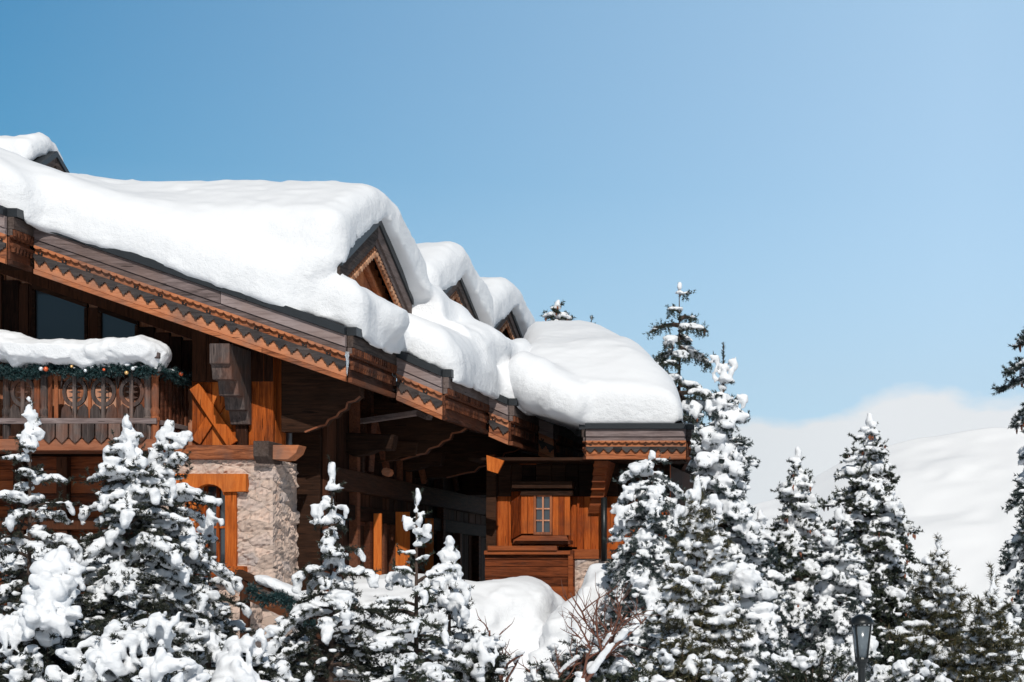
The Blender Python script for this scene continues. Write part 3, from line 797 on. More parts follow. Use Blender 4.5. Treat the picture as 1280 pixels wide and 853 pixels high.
lt.prism([(gx(648), YWg-.33, gz_(676)+.003), (gx(716), YWg-.33, gz_(676)+.003), (gx(712), YWg-.22, gz_(670)), (gx(656), YWg-.22, gz_(670))], (0,.0,-.02))
lt.box(gx(716), gx(838), YWg-.06, YWg-.01, gz_(699), gz_(687)); lt.box(gx(713), gx(719), YWg-.19, YWg-.161, GROUND, gz_(694)); lt.build('wall_rail', M['red_x'], house, bevel=.005)
sb = MB(); stone_panel(sb, (gx(719), YWg-.02, GROUND), (1,0,0), (0,0,1), (0,-1,0), gx(838)-gx(719), gz_(699)-GROUND, res=.04); sb.build('stone_base', M['stone'], house)
f = MB(); A, B, C_, D_ = gx(671), gx(694), gz_(666), gz_(622)
yq = YWg-.235
f.box(A, A+.035, yq, yq+.05, C_, D_); f.box(B-.035, B, yq, yq+.05, C_, D_); f.box(A, B, yq-.003, yq+.05, C_-.04, C_); f.box(A, B, yq, yq+.05, D_, D_+.03)
wn_ = f.build('window', M['brown_z'], house, bevel=.003)
f = MB(); mx = (A+B)/2; f.box(mx-.012, mx+.012, yq+.01, yq+.04, C_, D_)
for t_ in (.33, .66): f.box(A+.035, mx-.012, yq+.012, yq+.038, C_+(D_-C_)*t_-.01, C_+(D_-C_)*t_+.01); f.box(mx+.012, B-.035, yq+.012, yq+.038, C_+(D_-C_)*t_-.01, C_+(D_-C_)*t_+.01)
f.build('glazing_bar', M['pale_z'], wn_)
f = MB(); f.box(A+.02, B-.02, yq+.042, yq+.048, C_, D_); f.build('pane', M['glass'], wn_)
# beams and an added canopy above that wall; dark planks paint its shadow
cb = MB(); planks_z(cb, gx(609), gx(838), gz_(621), 2.045, YWg-.05, .03, .15, .25, .01); cb.box(gx(655), gx(719), YWg-.24, YWg-.09, gz_(621), gz_(614)); cb.box(gx(600), -4.1, 29.47, YWg-.0, 2.05, 2.10); cb.box(gx(645), gx(720), YWg-.3, YWg-.07, gz_(612), gz_(603))
cb.box(gx(609), gx(609)+.15, YWg-.08, YWg-.01, gz_(760), gz_(575))
cb.build('canopy_shade_boards', M['dark_x'], house, bevel=.006)
pp = MB(); pp.tube([(PX(755,29.9), 29.9, PZ(622,29.9)), (PX(755,29.9), 29.9, PZ(702,29.9))], .045, 10, .5); pp.build('downspout', M['black'], house, smooth=True)
# wing eave
ZE = PZ(532, 29.4); XA, XB = PX(733, 29.4), PX(858, 29.4)
fascia((XA, 29.4, ZE), (XB, 29.4, ZE), (0,-1,0), k=.76, mats=X1, tooth='zig')
XB2 = XB-.17*(34.6-29.4)
fascia((XB, 29.42, ZE), (XB2, 34.6, ZE), (.986,.168,0), k=.76, mats=Y1, tooth='zig')
fascia((XA, 32.0, ZE), (XA, 29.42, ZE), (-1,0,0), k=.76, mats=Y1, tooth='zig')
YR = 33.4; ZRd = 4.12; XRd = PX(742, YR)
wr = MB()
XL = -9.0
V = [(XA,29.4,ZE-.03),(XB-.0,29.4,ZE-.03),(XB2,34.9,ZE-.03),(XL,37.4,ZE-.03),(XL,34.0,ZE-.03),(XA,34.0,ZE-.03),(XRd,YR,ZRd),(XL,YR,ZRd),(XA,YR,ZRd)]
wr.add(V, [(0,1,6,8),(1,2,6),(2,3,7,6),(0,8,5)], .4)
wr.add([(XA+.02,29.43,ZE-.03),(XB-.02,29.43,ZE-.03),(XB2-.02,34.9,ZE-.03),(XA+.02,37.4,ZE-.03)]+[(XA+.02,29.43,ZE-.45),(XB-.02,29.43,ZE-.45),(XB2-.02,34.9,ZE-.45),(XA+.02,37.4,ZE-.45)], [(0,1,2,3),(7,6,5,4),(0,4,5,1),(1,5,6,2),(2,6,7,3),(3,7,4,0)], .4)
wr.build('roof', M['dark_x'], house)
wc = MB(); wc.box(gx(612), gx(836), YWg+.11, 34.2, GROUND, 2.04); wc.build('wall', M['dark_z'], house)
# stepped console under the wing eave
cs = MB(); x0, x1 = PX(745,29.6), PX(762,29.6)
prof = [(29.48,2.02)]; y_, z_ = 29.48, 2.02
pts = [(29.5,2.06)]
for i in range(6): pts += [(29.5+i*.11, 2.06-i*.11), (29.5+i*.11, 2.06-(i+1)*.11+.02)]
pts += [(30.14,1.30),(30.14,2.06)]
lean = -.20
cs.prism([(x0+lean*(2.06-z)/.7, a, z) for a, z in pts[1:]], (x1-x0,0,0), .6); cs.build('console', M['red_x'], house, bevel=.005)
pl = MB(); pl.prism([(PX(608,29.0),29.0,PZ(569,29.0)),(PX(630,29.0),29.0,PZ(576,29.0)),(PX(622,29.0),29.0,PZ(592,29.0)),(PX(609,29.0),29.0,PZ(588,29.0))], (0,.05,0), .6); pl.build('carved_bracket', M['orange_z'], house)

# ================================================================== ROOF SNOW
def sd_slab(X, Y, Z, x0, x1, y0, y1, zfun, T, r, und=0.0):
    cx_, cy_ = (x0+x1)/2, (y0+y1)/2; zc = Z-zfun
    qx = np.abs(X-cx_)-((x1-x0)/2-r); qy = np.abs(Y-cy_)-((y1-y0)/2-r); qz = np.abs(zc)*.94-(T*.94-r)
    d = np.sqrt(np.maximum(qx,0)**2+np.maximum(qy,0)**2+np.maximum(qz,0)**2)+np.minimum(np.maximum(np.maximum(qx,qy),qz),0)-r
    return smax(d, -(zc+und), .06)
def zedge(Y):
    return np.where(Y < 25, -11.62, np.where(Y < 27, -7.66, np.where(Y < 29.4, -6.98, np.where(Y < 31.2, -6.63, -6.33))))
def main_snow(X, Y, Z):
    zf = zr(X).astype(np.float32)
    def nz2(s, ph): return .05*np.sin(X*1.9+ph)*np.cos(Y*2.1+ph*2)
    d = None
    # (right edge, front, back, thickness)
    S = [(-11.47, 24.46, 40, .60, .28), (-7.49, 25.06, 40, .70, .30), (-6.80, 26.98, 40, .60, .38), (-6.44, 29.36, 40, .62, .42), (-6.12, 31.14, 40, .86, .45)]
    for i, (xr, y0, y1, T, r) in enumerate(S):
        if i > 0:  # each step bulges a little at its open corner
            yb = STEP[i][2]+.12 if i < 4 else 34.6
        else: yb = 25.6
        e = sd_slab(X, Y, Z, -19, xr, y0, yb, zf, T+nz2(1, i), r, .10)
        d = e if d is None else smin(d, e, .16)
    e = sd_slab(X, Y, Z, -19, -8.3, 25.2, 40, zf, .60, .3, .03); d = smin(d, e, .2)
    # lumps that slid to the edge
    for (px, py, dd, rx, ry, rz) in ((540, 438, 28.4, .46, .6, .52), (574, 452, 28.7, .26, .45, .50), (598, 462, 29.0, .24, .45, .52), (592, 432, 29.6, .55, .7, .34), (552, 412, 29.6, .50, .8, .42), (526, 388, 28.9, .42, .6, .42), (384, 338, 25.3, .36, .30, .34), (648, 466, 30.9, .30, .5, .50), (622, 455, 30.3, .30, .5, .46), (690, 487, 32.4, .34, .6, .44), (712, 497, 33.6, .36, .6, .46), (470, 395, 26.2, .42, .6, .40)):
        c = P(px, py, dd); q = np.sqrt(((X-c[0])/rx)**2+((Y-c[1])/ry)**2+((Z-c[2])/rz)**2); e = (q-1)*min(rx,ry,rz)
        d = smin(d, smax(e, -(Z-zf+.05), .05), .11)
    # dormers
    for (xf, yc, za, sl, hw) in DORM:
        roofz = za-sl*np.abs(Y-yc); soft = za-sl*(np.sqrt((Y-yc)**2+.35**2)-.35)
        T = .44; r = .28
        qx = X-(xf+.22-r)-.10*np.clip((Y-yc)/1.5, -1, 1); qy = np.abs(Y-yc)-(hw+.10-r); qz = np.abs(Z-soft)*.90-(T-r)
        e = np.sqrt(np.maximum(qx,0)**2+np.maximum(qy,0)**2+np.maximum(qz,0)**2)+np.minimum(np.maximum(np.maximum(qx,qy),qz),0)-r
        e = smax(e, -(Z-roofz-.01), .03)
        # snow packed in the valleys either side, behind the gable face
        v = sd_slab(X, Y, Z, -19, xf-.3, yc-hw-.4, yc+hw+.4, zf, .66, .4, .0)
        d = smin(d, v, .3); d = smin(d, e, .28)
        # keep the mouth of the gable open
        hollow = np.maximum(np.maximum(np.abs(Y-yc)-hw-.02, Z-roofz), np.maximum(-(X-(xf-.5)), X-(xf+.9)))
        hollow = np.maximum(hollow, -(Z-zf-.62)); hollow = np.maximum(hollow, -(Y-yc+hw-.22))
        d = smax(d, -hollow, .06)
    out = np.maximum(np.maximum(X-zedge(Y), 0), 0)
    d = smax(d, -(Z-zf+np.where(X > zedge(Y)+.07, .07, .0)), .02)
    return d
rs = snow_from_field('roof_snow', main_snow, (-17.5,24.0,2.0), (-5.8,37.5,7.6), .06, M['snow'], amp=.024, cell=.6, amp2=.010, cell2=.12, base=(-11.0,27.0,4.5))
tag(rs, 'thick white snow covering the long stepped chalet roof and its dormers', 'roof snow')
def cap_snow(X, Y, Z):
    xf, yc, za, sl, hw = -13.62, 29.8, 6.66, .55, .60
    soft = za-sl*(np.sqrt((Y-yc)**2+.3**2)-.3); r = .16
    qx = X-(xf+.05-r); qy = np.abs(Y-yc)-(hw+.05-r); qz = np.abs(Z-soft-.03)*.9-(.21-r)
    e = np.sqrt(np.maximum(qx,0)**2+np.maximum(qy,0)**2+np.maximum(qz,0)**2)+np.minimum(np.maximum(np.maximum(qx,qy),qz),0)-r
    return smax(e, -(Z-(za-sl*np.abs(Y-yc))-.04), .03)
cs_ = snow_from_field('dormer_snow', cap_snow, (-17.2,28.5,5.6), (-13.1,31.2,7.4), .05, M['snow'], amp=.02, cell=.4, base=(-14.5,29.8,6.5))
tag(cs_, 'small snow cap on the highest dormer above the main roof slope', 'roof snow')
def wing_snow(X, Y, Z):
    front = ZE+(Y-29.4)*(ZRd-ZE)/(YR-29.4); back = ZRd-(Y-YR)*.5; xe = XB-.17*(Y-29.4); right = ZE+(xe-X)*(ZRd-ZE)/(XB-.68-XRd)
    roof = np.minimum(np.minimum(front, back), right)
    soft = smin(smin(front, back, .5), right, .5)
    # dome: fuller than the planes below
    h = soft+.42+.42*np.sqrt(np.clip((xe+.02-X)/.9, 0, 1))*np.clip((Y-29.3)/1.2, .25, 1)**.5*np.clip((ZRd+.9-soft)/1.9, .35, 1)
    d = (Z-h)*.8
    d = smax(d, X-xe+.02, .22); d = smax(d, -(Y-29.36), .22)
    xl = -.187*Y-.02
    d = smax(d, -(Y-29.5)+np.where(X < xl, 0, -1.0), .2)
    d = smax(d, -(X+.2185*Y)+0*Z, .35)
    def E(c, r):
        q = np.sqrt(((X-c[0])/r[0])**2+((Y-c[1])/r[1])**2+((Z-c[2])/r[2])**2); return (q-1)*min(r)
    for (px, py, dd, rx, ry, rz) in ((672, 484, 29.7, .36, .5, .42), (699, 497, 29.65, .30, .5, .40), (722, 508, 29.6, .26, .45, .36), (656, 470, 29.9, .24, .5, .34)):
        c = P(px, py, dd); d = smin(d, E(c, (rx, ry, rz)), .10)
    bot = np.where(X < xl, 2.77-.28*(X+6.29), np.maximum(roof, ZE))
    return smax(d, -(Z-bot)*.8, .03)
ws = snow_from_field('roof_snow', wing_snow, (-9.2,29.1,2.3), (-3.8,37.0,5.6), .06, M['snow'], amp=.02, cell=.6, amp2=.006, base=(-5.5,32.0,3.8))
tag(ws, 'smooth dome of snow on the hipped roof of the end wing', 'roof snow')
# balcony rail snow
bl = []
for px in np.arange(-110, 198, 5):
    top = np.interp(px, [-110, 0, 22, 32, 60, 110, 150, 185, 203], [417, 417, 421, 430, 430, 431, 427, 425, 437]); bot = np.interp(px, [-110,15,35,110,200],[449,447,452,456,451])
    zc_ = (bz(top)+bz(bot))/2; bl.append((bx(px), YB+.03+.02*math.sin(px*.13), zc_, .14, .24, (bz(top)-bz(bot))/2*1.02))
for px in (26, 110, 160, 198): bl.append((bx(px), YB-.02, bz(452), .09, .14, .12))
o = blob_snow('balcony_snow', bl, .022, M['snow'], None, k=.1, amp=.012, cell=.12, base=(bx(60), YB, bz(445)))
tag(o, 'long pillow of snow lying along the carved balcony railing', 'snow pillow')

# icicles
def icicle(px, py0, py1, d, label):
    x, z0, z1 = PX(px, d), PZ(py0, d), PZ(py1, d)
    m = MB(); n = 7; L = z0-z1
    m.tube([(x+random.uniform(-.004,.004), d, z0-L*i/n) for i in range(n+1)], [max(.002, .026*(1-i/n)**.7*(1+.15*math.sin(i*2.3))) for i in range(n+1)], 8, .5)
    tag(m.build('icicle', M['ice'], None, smooth=True, base=(x, d, z0)), label, 'icicle', 'icicles along the eaves')
icicle(490.5, 425, 470, 26.85, 'long icicle at the outer corner of the big front bargeboard')
icicle(434, 440, 470, 24.85, 'thin icicle on the front end of the longest bargeboard')
icicle(561, 470, 492, 27.1, 'icicle under the snow lump beside the second stepped bargeboard')
icicle(593, 475, 515, 28.7, 'longest icicle below the split snow lump past the second dormer')
icicle(643, 500, 535, 29.6, 'icicle on the comb-toothed eave below the third dormer')
icicle(669, 515, 535, 31.0, 'short icicle on the last stepped eave by the wing')

# ---- garland with baubles on the balcony rail
def needles_along(paths, per_m, ln, wd, spread=1.0, rng=RNG, fwd=.55):
    """paths: list of (p0, p1) segment arrays -> triangles"""
    A = np.array([p[0] for p in paths]); B = np.array([p[1] for p in paths]); L = np.linalg.norm(B-A, axis=1)
    cnt = np.maximum(1, rng.poisson(L*per_m)); idx = np.repeat(np.arange(len(A)), cnt); n = len(idx)
    t = rng.random(n); p = A[idx]+(B-A)[idx]*t[:,None]
    T = (B-A)[idx]/(L[idx][:,None]+1e-9)
    r = rng.standard_normal((n,3)); r -= (r*T).sum(1)[:,None]*T; r /= np.linalg.norm(r, axis=1)[:,None]+1e-9
    D = T*fwd+r*spread; D /= np.linalg.norm(D, axis=1)[:,None]
    S = np.cross(D, rng.standard_normal((n,3))); S /= np.linalg.norm(S, axis=1)[:,None]+1e-9
    l = ln*(.6+.7*rng.random(n))[:,None]; w_ = wd*(.7+.6*rng.random(n))[:,None]
    V = np.empty((n*3,3)); V[0::3] = p-S*w_; V[1::3] = p+S*w_; V[2::3] = p+D*l
    tone = np.repeat(np.clip(rng.normal(.45, .25, n), 0, 1), 3)
    return V, np.arange(n*3).reshape(-1,3), tone
gl = thing('garland', 'green fir garland with orange and silver baubles along the balcony rail', 'garland', (bx(100), YB-.06, bz(462)))
seg = []; pts = []
for px in np.arange(-110, 196, 4): pts.append(np.array((bx(px), YB-.07, bz(463.5+2.5*math.sin(px*.07)+ (3 if 30<px<60 else 0)))))
for t_ in np.linspace(0,1,12): pts.append(np.array((bx(196)+.07, YB-.05+t_*1.15, bz(459)-.02-.06*math.sin(t_*3))))
for a, b_ in zip(pts[:-1], pts[1:]): seg.append((a, b_))
for k_ in range(1900):
    i = random.randrange(len(pts)-1); a = pts[i]+(pts[i+1]-pts[i])*random.random(); v = RNG.standard_normal(3); v /= np.linalg.norm(v); v[1] = -abs(v[1])
    seg.append((a, a+v*random.uniform(.06,.125)))
V, Fq, tn = needles_along(seg, 420, .030, .0045); np_mesh('foliage', V, Fq, M['garland'], gl, False, tn)
for i, px in enumerate([-60,3,60,66,98,115,138,166,174,212,224]):
    i2 = px; zz = 465+random.uniform(-5,5)
    if px < 196: c = (bx(px), YB-.19, bz(zz))
    else: c = (bx(196)+.14, YB+(px-200)*.035, bz(461)-.05+random.uniform(-.03,.03))
    m = MB(); m.sphere(c, random.uniform(.018,.031), 6); m.build('bauble', M[('b_red','b_silver','b_gold')[i*5 % 3]], gl, smooth=True)
bt = []
for k_ in range(70):
    p = pts[random.randrange(len(pts))]; bt.append((p[0]+random.uniform(-.05,.05), p[1]-random.uniform(-.02,.06), p[2]+random.uniform(.02,.07), .03, .03, .015))
o = blob_snow('snow', bt, .012, M['snow_tree'], gl, k=.02, amp=.004)

# ---- terrace drift, stair rail, ground
def drift(X, Y, Z):
    px = CX+X*F_PX/np.maximum(Y, 1)
    def E(c, r):
        q = np.sqrt(((X-c[0])/r[0])**2+((Y-c[1])/r[1])**2+((Z-c[2])/r[2])**2); return (q-1)*min(r)
    d = E((PX(470,27.6), 27.6, -.30), (1.5, 1.3, .62))
    d = smin(d, E((PX(400,27.0), 27.0, -.15), (1.1, .9, .25)), .4)
    d = smin(d, E((PX(560,28.0), 28.0, -.45), (1.4, 1.3, .60)), .4)
    d = smin(d, E((PX(648,28.2), 28.2, -.32), (.62, 1.0, .66)), .25)
    d = smin(d, E((PX(600,28.0), 28.0, -1.2), (2.2, 1.6, .75)), .4)
    return d
o = snow_from_field('snow_drift', drift, (-10.6,25.6,-2.3), (-4.2,30.6,.8), .06, M['snow'], amp=.045, cell=.5, amp2=.012, base=(-7.0,28.0,-1.0))
tag(o, 'rounded snow drift heaped on the terrace against the dark side wall', 'snow drift')
def heap(X, Y, Z):
    def E(c, r):
        q = np.sqrt(((X-c[0])/r[0])**2+((Y-c[1])/r[1])**2+((Z-c[2])/r[2])**2); return (q-1)*min(r)
    d = E((*P(742,752,27.4)[:2], PZ(775,27.4)), (.42,.5,.60)); d = smin(d, E(P(722,790,27.2), (.42,.5,.40)), .2); d = smin(d, E(P(755,735,27.5), (.16,.25,.28)), .2); d = smin(d, E(P(735,850,27.2), (1.0,.7,.55)), .3)
    return d
o = snow_from_field('snow_heap', heap, (-6.6,26.4,-2.3), (-3.6,28.4,.6), .045, M['snow'], amp=.06, cell=.22, amp2=.02, cell2=.1, base=(-5,27.3,-1))
tag(o, 'lumpy mound of snow in front of the small window wall', 'snow heap')
tr = thing('stair_rail', 'sloping brown stair handrail dusted with snow below the stone pier', 'handrail', P(350,790,24.9))
m = MB(); m.beam(P(298,716,24.9), P(412,768,24.9), .14, .09); m.build('rail', M['dark_x'], tr, bevel=.006)
m = MB(); m.beam(P(302,738,24.95), P(402,785,24.95), .04, .16)
m.build('board', M['orange_x'], tr, bevel=.006)
m = MB()
for px in (306, 398): x, y, z = P(px, 724+(px-306)*.45, 24.9); m.box(x-.05, x+.05, y-.04, y+.06, GROUND, z)
m.build('post', M['dark_z'], tr, bevel=.006)
blob_snow('snow', [(P(px, 711+(px-300)*.456, 24.9)[0], 24.9, P(px, 713+(px-300)*.456, 24.9)[2]+.02, .07, .08, .03) for px in range(325, 412, 3)], .015, M['snow'], tr, k=.05, amp=.006)
g2 = thing('garland', 'dark green garland with one orange bauble under the stair handrail', 'garland', P(335,742,24.75))
seg = []
for k_ in range(420):
    t_ = random.random(); a = np.array(P(312+80*t_, 733+44*t_+8*math.sin(t_*9), 24.72)); v = RNG.standard_normal(3); v /= np.linalg.norm(v); seg.append((a, a+v*random.uniform(.04,.12)))
V, Fq, tn = needles_along(seg, 420, .03, .0045); np_mesh('foliage', V, Fq, M['garland'], g2, False, tn)
m = MB(); m.sphere(P(366,776,24.6), .05, 6); m.build('bauble', M['b_red'], g2, smooth=True)

# ---- ground and mountains
def terrain(name, xs, ys, hf, mat, label):
    Xg, Yg = np.meshgrid(xs, ys, indexing='ij'); Zg = hf(Xg, Yg)
    V = np.stack([Xg, Yg, Zg], -1).reshape(-1,3); ny_ = len(ys)
    I = np.arange(len(xs)-1)[:,None]*ny_+np.arange(ny_-1)[None,:]
    Q = np.stack([I, I+ny_, I+ny_+1, I+1], -1).reshape(-1,4)
    return tag(np_mesh(name, V, Q, mat, None, True), label, None, None, 'structure')
def vnoise(X, Y, s, seed):
    r = np.random.default_rng(seed); g = r.standard_normal((256,256))
    u, v = X/s+101.3, Y/s+77.7; i = np.floor(u).astype(int); j = np.floor(v).astype(int); fu, fv = u-i, v-j
    fu = fu*fu*(3-2*fu); fv = fv*fv*(3-2*fv); i %= 255; j %= 255
    return (g[i,j]*(1-fu)*(1-fv)+g[i+1,j]*fu*(1-fv)+g[i,j+1]*(1-fu)*fv+g[i+1,j+1]*fu*fv)
def hg(X, Y):
    z = GROUND+.08*vnoise(X,Y,1.3,1)+.12*vnoise(X,Y,4,2)-.0*X
    far = np.clip((Y-42)/40, 0, 1); return z-far*far*(Y-42)*.35-np.clip(Y-80,0,None)*.08
xs = np.concatenate([np.linspace(-900,-40,30), np.linspace(-38,30,150), np.linspace(34,900,30)]); ys = np.concatenate([np.linspace(-60,4,20), np.linspace(5,60,120), np.linspace(64,900,60)])
terrain('ground', xs, ys, hg, M['snow_ground'], None)
def hm(X, Y):
    # one long slope falling from upper left to lower right, ridges across it
    el = np.interp(X/Y, [-.6,-.16,-.09,-.06,-.03,.0,.03,.2], [.02,.03,.045,.062,.071,.078,.083,.05])
    zt = el*3400; t = np.clip((Y-2450)/950, 0, 1.3)
    base = -140+(zt+140)*np.where(t<1, t, 1-(t-1)*1.2)
    rid = 16*np.abs(vnoise(X,Y,260,5))+24*vnoise(X,Y+.6*X,720,6)+4*vnoise(X,Y,80,7)+2*vnoise(X,Y,30,8)
    return base+rid*np.clip(t*1.6,0,1)*.55
terrain('mountain', np.linspace(-2600,900,300), np.concatenate([np.linspace(900,2400,20),np.linspace(2410,3800,260)]), hm, M['snow_mount'] if 'snow_mount' in M else M['snow_ground'], None)

hz = MB(); hz.box(-2900, 1100, -60, 3900, -420, 420); ho = hz.build('haze', M['snow'], None)
hm_ = bpy.data.materials.new('valley_haze'); hm_.use_nodes = True; ht = hm_.node_tree; ht.nodes.clear()
ov = ht.nodes.new('ShaderNodeOutputMaterial'); pv = ht.nodes.new('ShaderNodeVolumePrincipled')
pv.inputs['Color'].default_value = (.93,.96,1,1); pv.inputs['Density'].default_value = HAZE; pv.inputs['Anisotropy'].default_value = -0.35
ht.links.new(pv.outputs[0], ov.inputs['Volume']); ho.data.materials.clear(); ho.data.materials.append(hm_)
tag(ho, None, None, None, 'stuff')
scene.cycles.volume_max_steps = 8
# ================================================================== TREES
def trunk_path(x, y, z0, z1, r0, r1, bend=.0, n=9):
    ph = random.random()*6
    return [(x+bend*math.sin(3*t+ph)*(1-t)*.5, y+bend*math.cos(2.3*t+ph)*(1-t)*.5, z0+(z1-z0)*t) for t in np.linspace(0,1,n)], [r0+(r1-r0)*t**.8 for t in np.linspace(0,1,n)]
def norm(v): return v/(np.linalg.norm(v)+1e-9)
NEAR = dict(top_el=58, bot_el=8, near=True)
def conifer(name, label, cat, px, ytop, d, wid, ybot=853, mat='needle', n_br=70, ndl=.03, ndw=.0035, dens=260, snow=.85, sr=.085, h=.025,
            prof=.85, top_el=50, bot_el=-5, tw=.42, seed=1, group=None, gaps=0.0, leader=.3, droop=.25, cones=0, extra=(), tipup=.12, bark='bark', lean=(0,0), tr=.045, minlen=.06, k=None, hang=0.0, snowflat=.62, sideonly=False, cap=True, near=False):
    """wid: crown width in photo pixels at row ybot; the crown is grown as whorls of drooping boughs with side twigs"""
    rs_ = np.random.default_rng(seed); st = random.getstate(); random.seed(seed*13+5)
    sr *= .56; h *= .62; dens *= 1.25; extra = lumpy(extra, rs_); n_br = int(n_br*(.95 if near else 1.2))
    pk = .40 if near else .60
    if near: sr *= 1.02
    x0, zt, zb = PX(px, d), PZ(ytop, d), PZ(ybot+18, d)
    Rb = wid/2*d/F_PX; H = zt-zb
    if h is None: h = .02
    root = thing(name, label, cat, (x0, d, GROUND), group)
    path, rad = trunk_path(x0+lean[0]*0, d, GROUND-.3, zt, tr, .006, .06*H*.3, 12)
    path = [(p[0]+lean[0]*(p[2]-zb)/H, p[1]+lean[1]*(p[2]-zb)/H, p[2]) for p in path]
    m = MB(); m.tube(path, rad, 7, .5)
    PZs = np.array([p[2] for p in path]); PXs = np.array([p[0] for p in path]); PYs = np.array([p[1] for p in path])
    at = lambda z: np.array((np.interp(z, PZs, PXs), np.interp(z, PZs, PYs), z))
    segs = []; blobs = []; limbs = MB(); conesites = []
    # leader
    ld = leader*min(H, 2.0)*.5
    segs.append((at(zt-ld), at(zt)))
    for q in range(3): 
        a = at(zt-ld*rs_.random()*.8); segs.append((a, a+np.array((rs_.normal()*.4, rs_.normal()*.4, .9))*ld*.3))
    if cap and snow > 0: blobs += [(*at(zt-ld*t), sr*.55*(1+t*.3), sr*.55*(1+t*.3), sr*.7) for t in (.0,.12,.25,.4,.55)]
    T = (np.arange(n_br)+.5)/n_br
    T = T**.72
    for i, t in enumerate(T):
        if rs_.random() < gaps: continue
        z = zt-ld*.6-(H-ld*.6)*t
        L = max(minlen, Rb*(t**prof)*(rs_.uniform(.45, 1.25) if near else rs_.uniform(.66, 1.16)))
        az = i*2.39996+rs_.normal()*.35
        el = R(top_el+(bot_el-top_el)*min(1, t*1.5)+rs_.normal()*7)
        p = at(z); dirh = np.array((math.cos(az), math.sin(az), 0))
        npt = 7; pts = [p]; e = el; sl = L/(npt-1)
        for j in range(npt-1):
            pts.append(pts[-1]+(dirh*math.cos(e)+np.array((0,0,math.sin(e))))*sl)
            e += (-droop if j < npt*.55 else tipup)+rs_.normal()*.05
        limbs.tube(pts, [max(.004, .16*tr*3*(1-j/npt)*min(1,L/.6)) for j in range(npt)], 4, .5, cap=False)
        for a, b in zip(pts[1:-1], pts[2:]): segs.append((a, b))
        segs.append((pts[0]+(pts[1]-pts[0])*.4, pts[1]))
        for j in range(int(L/.04)):
            s_ = rs_.random()**.7; fi = min(s_*(npt-1), npt-1.001); k0 = int(fi); q = pts[k0]+(pts[k0+1]-pts[k0])*(fi-k0)
            v = norm(dirh*.8+rs_.normal(0,.5,3)+np.array((0,0,.45))); segs.append((q, q+v*(sr*rs_.uniform(.8,2.0)+.02)))
        nt = max(2, int(L/(.058 if d < 20 else .088)))
        side = np.cross(dirh, (0,0,1))
        for j in range(nt):
            s_ = .18+.8*(j+rs_.random()*.6)/nt; s_ = min(s_, .98)
            fi = s_*(npt-1); k0 = int(fi); q = pts[k0]+(pts[min(k0+1,npt-1)]-pts[k0])*(fi-k0)
            for sg in (-1, 1):
                tl = L*tw*(1.15-s_)*rs_.uniform(.6, 1.2)+.03
                if L < .12: tl *= .6
                dv = norm(dirh*rs_.uniform(.5,.9)+side*sg+np.array((0,0,rs_.normal()*.15-.1)))
                mid = q+dv*tl*.55; end = mid+norm(dv+np.array((0,0,-.35-hang)))*tl*.45
                segs.append((q, mid)); segs.append((mid, end)); segs.append((mid, mid+norm(dv+rs_.normal(0,.6,3))*tl*.4))
                if hang > 0:
                    for hq in range(2):
                        a = q+dv*tl*rs_.uniform(.2,1); segs.append((a, a+np.array((rs_.normal()*.03, rs_.normal()*.03, -rs_.uniform(.5,1.2)*hang*.35))))
                if snow > 0 and rs_.random() < snow*pk and tl > .06:
                    r_ = sr*rs_.uniform(.45, .85)*min(1, .5+tl*1.5)
                    c = q+dv*tl*rs_.uniform(.35,.75); blobs.append((c[0], c[1], c[2]+r_*.42, r_*1.15, r_*1.15, r_*snowflat*.8))
        if near and snow > 0 and rs_.random() < .4:   # loaded tip, hanging
            q = pts[-1]; r_ = sr*rs_.uniform(.7,1.2)
            for j in range(3): blobs.append((q[0]+dirh[0]*.01*j, q[1]+dirh[1]*.01*j, q[2]+r_*.4-j*r_*.7, r_*(1-.15*j), r_*(1-.15*j), r_*.9))
        if cones and t < .75 and rs_.random() < cones:
            conesites += [pts[-1-rs_.integers(0,2)]+rs_.normal(0,.035,3)*(1,1,.3)-(0,0,.01) for _ in range(rs_.integers(1,4))]
        if snow > 0 and rs_.random() < snow*(.85 if near else 1.1):
            a0 = rs_.uniform(.1,.35); a1 = rs_.uniform(.8,1.02); nb = max(2, int(L*(a1-a0)/(sr*.55)))
            wv = rs_.uniform(.7,1.25)
            for j in range(nb+1):
                s_ = a0+(a1-a0)*j/nb; fi = min(s_*(npt-1), npt-1.001); k0 = int(fi); q = pts[k0]+(pts[k0+1]-pts[k0])*(fi-k0)
                r_ = sr*wv*(.72+.5*math.sin(math.pi*min(1,j/nb*.8+.2)))*rs_.uniform(.8,1.15)*min(1, .55+L*.8)
                if rs_.random() < .1: continue
                r_ *= rs_.uniform(.65,1.25); jx, jy = rs_.normal(0,.35,2)*r_
                blobs.append((q[0]+jx, q[1]+jy, q[2]+r_*.52, r_*rs_.uniform(.9,1.5), r_*rs_.uniform(.9,1.4), r_*snowflat*rs_.uniform(.8,1.3)))
    trunk = m.build('trunk', M[bark], root, smooth=True)
    limbs.build('branches', M[bark], root)
    V, Fq, tn = needles_along(segs, dens, ndl, ndw, 1.0, rs_, .75)
    np_mesh('crown', V, Fq, M[mat], root, False, tn)
    for b in extra: blobs.append(b)
    if blobs: blob_snow('snow', blobs, h, M['snow_tree'], root, k=k or sr*.35, amp=sr*.13, cell=sr*.7, rag=rs_)
    if len(conesites):
        cm = MB()
        for c in conesites:
            L_ = rs_.uniform(.06,.10)*max(1, d/38); cm.tube([c, c-np.array((rs_.normal()*.01, rs_.normal()*.01, L_*.5)), c-np.array((0,0,L_))], [.014*d/38, .022*d/38, .007], 5, cap=True)
        tag(cm.build('cones', M['cone'], root), None, None, None, 'stuff')
    random.setstate(st)
    return root

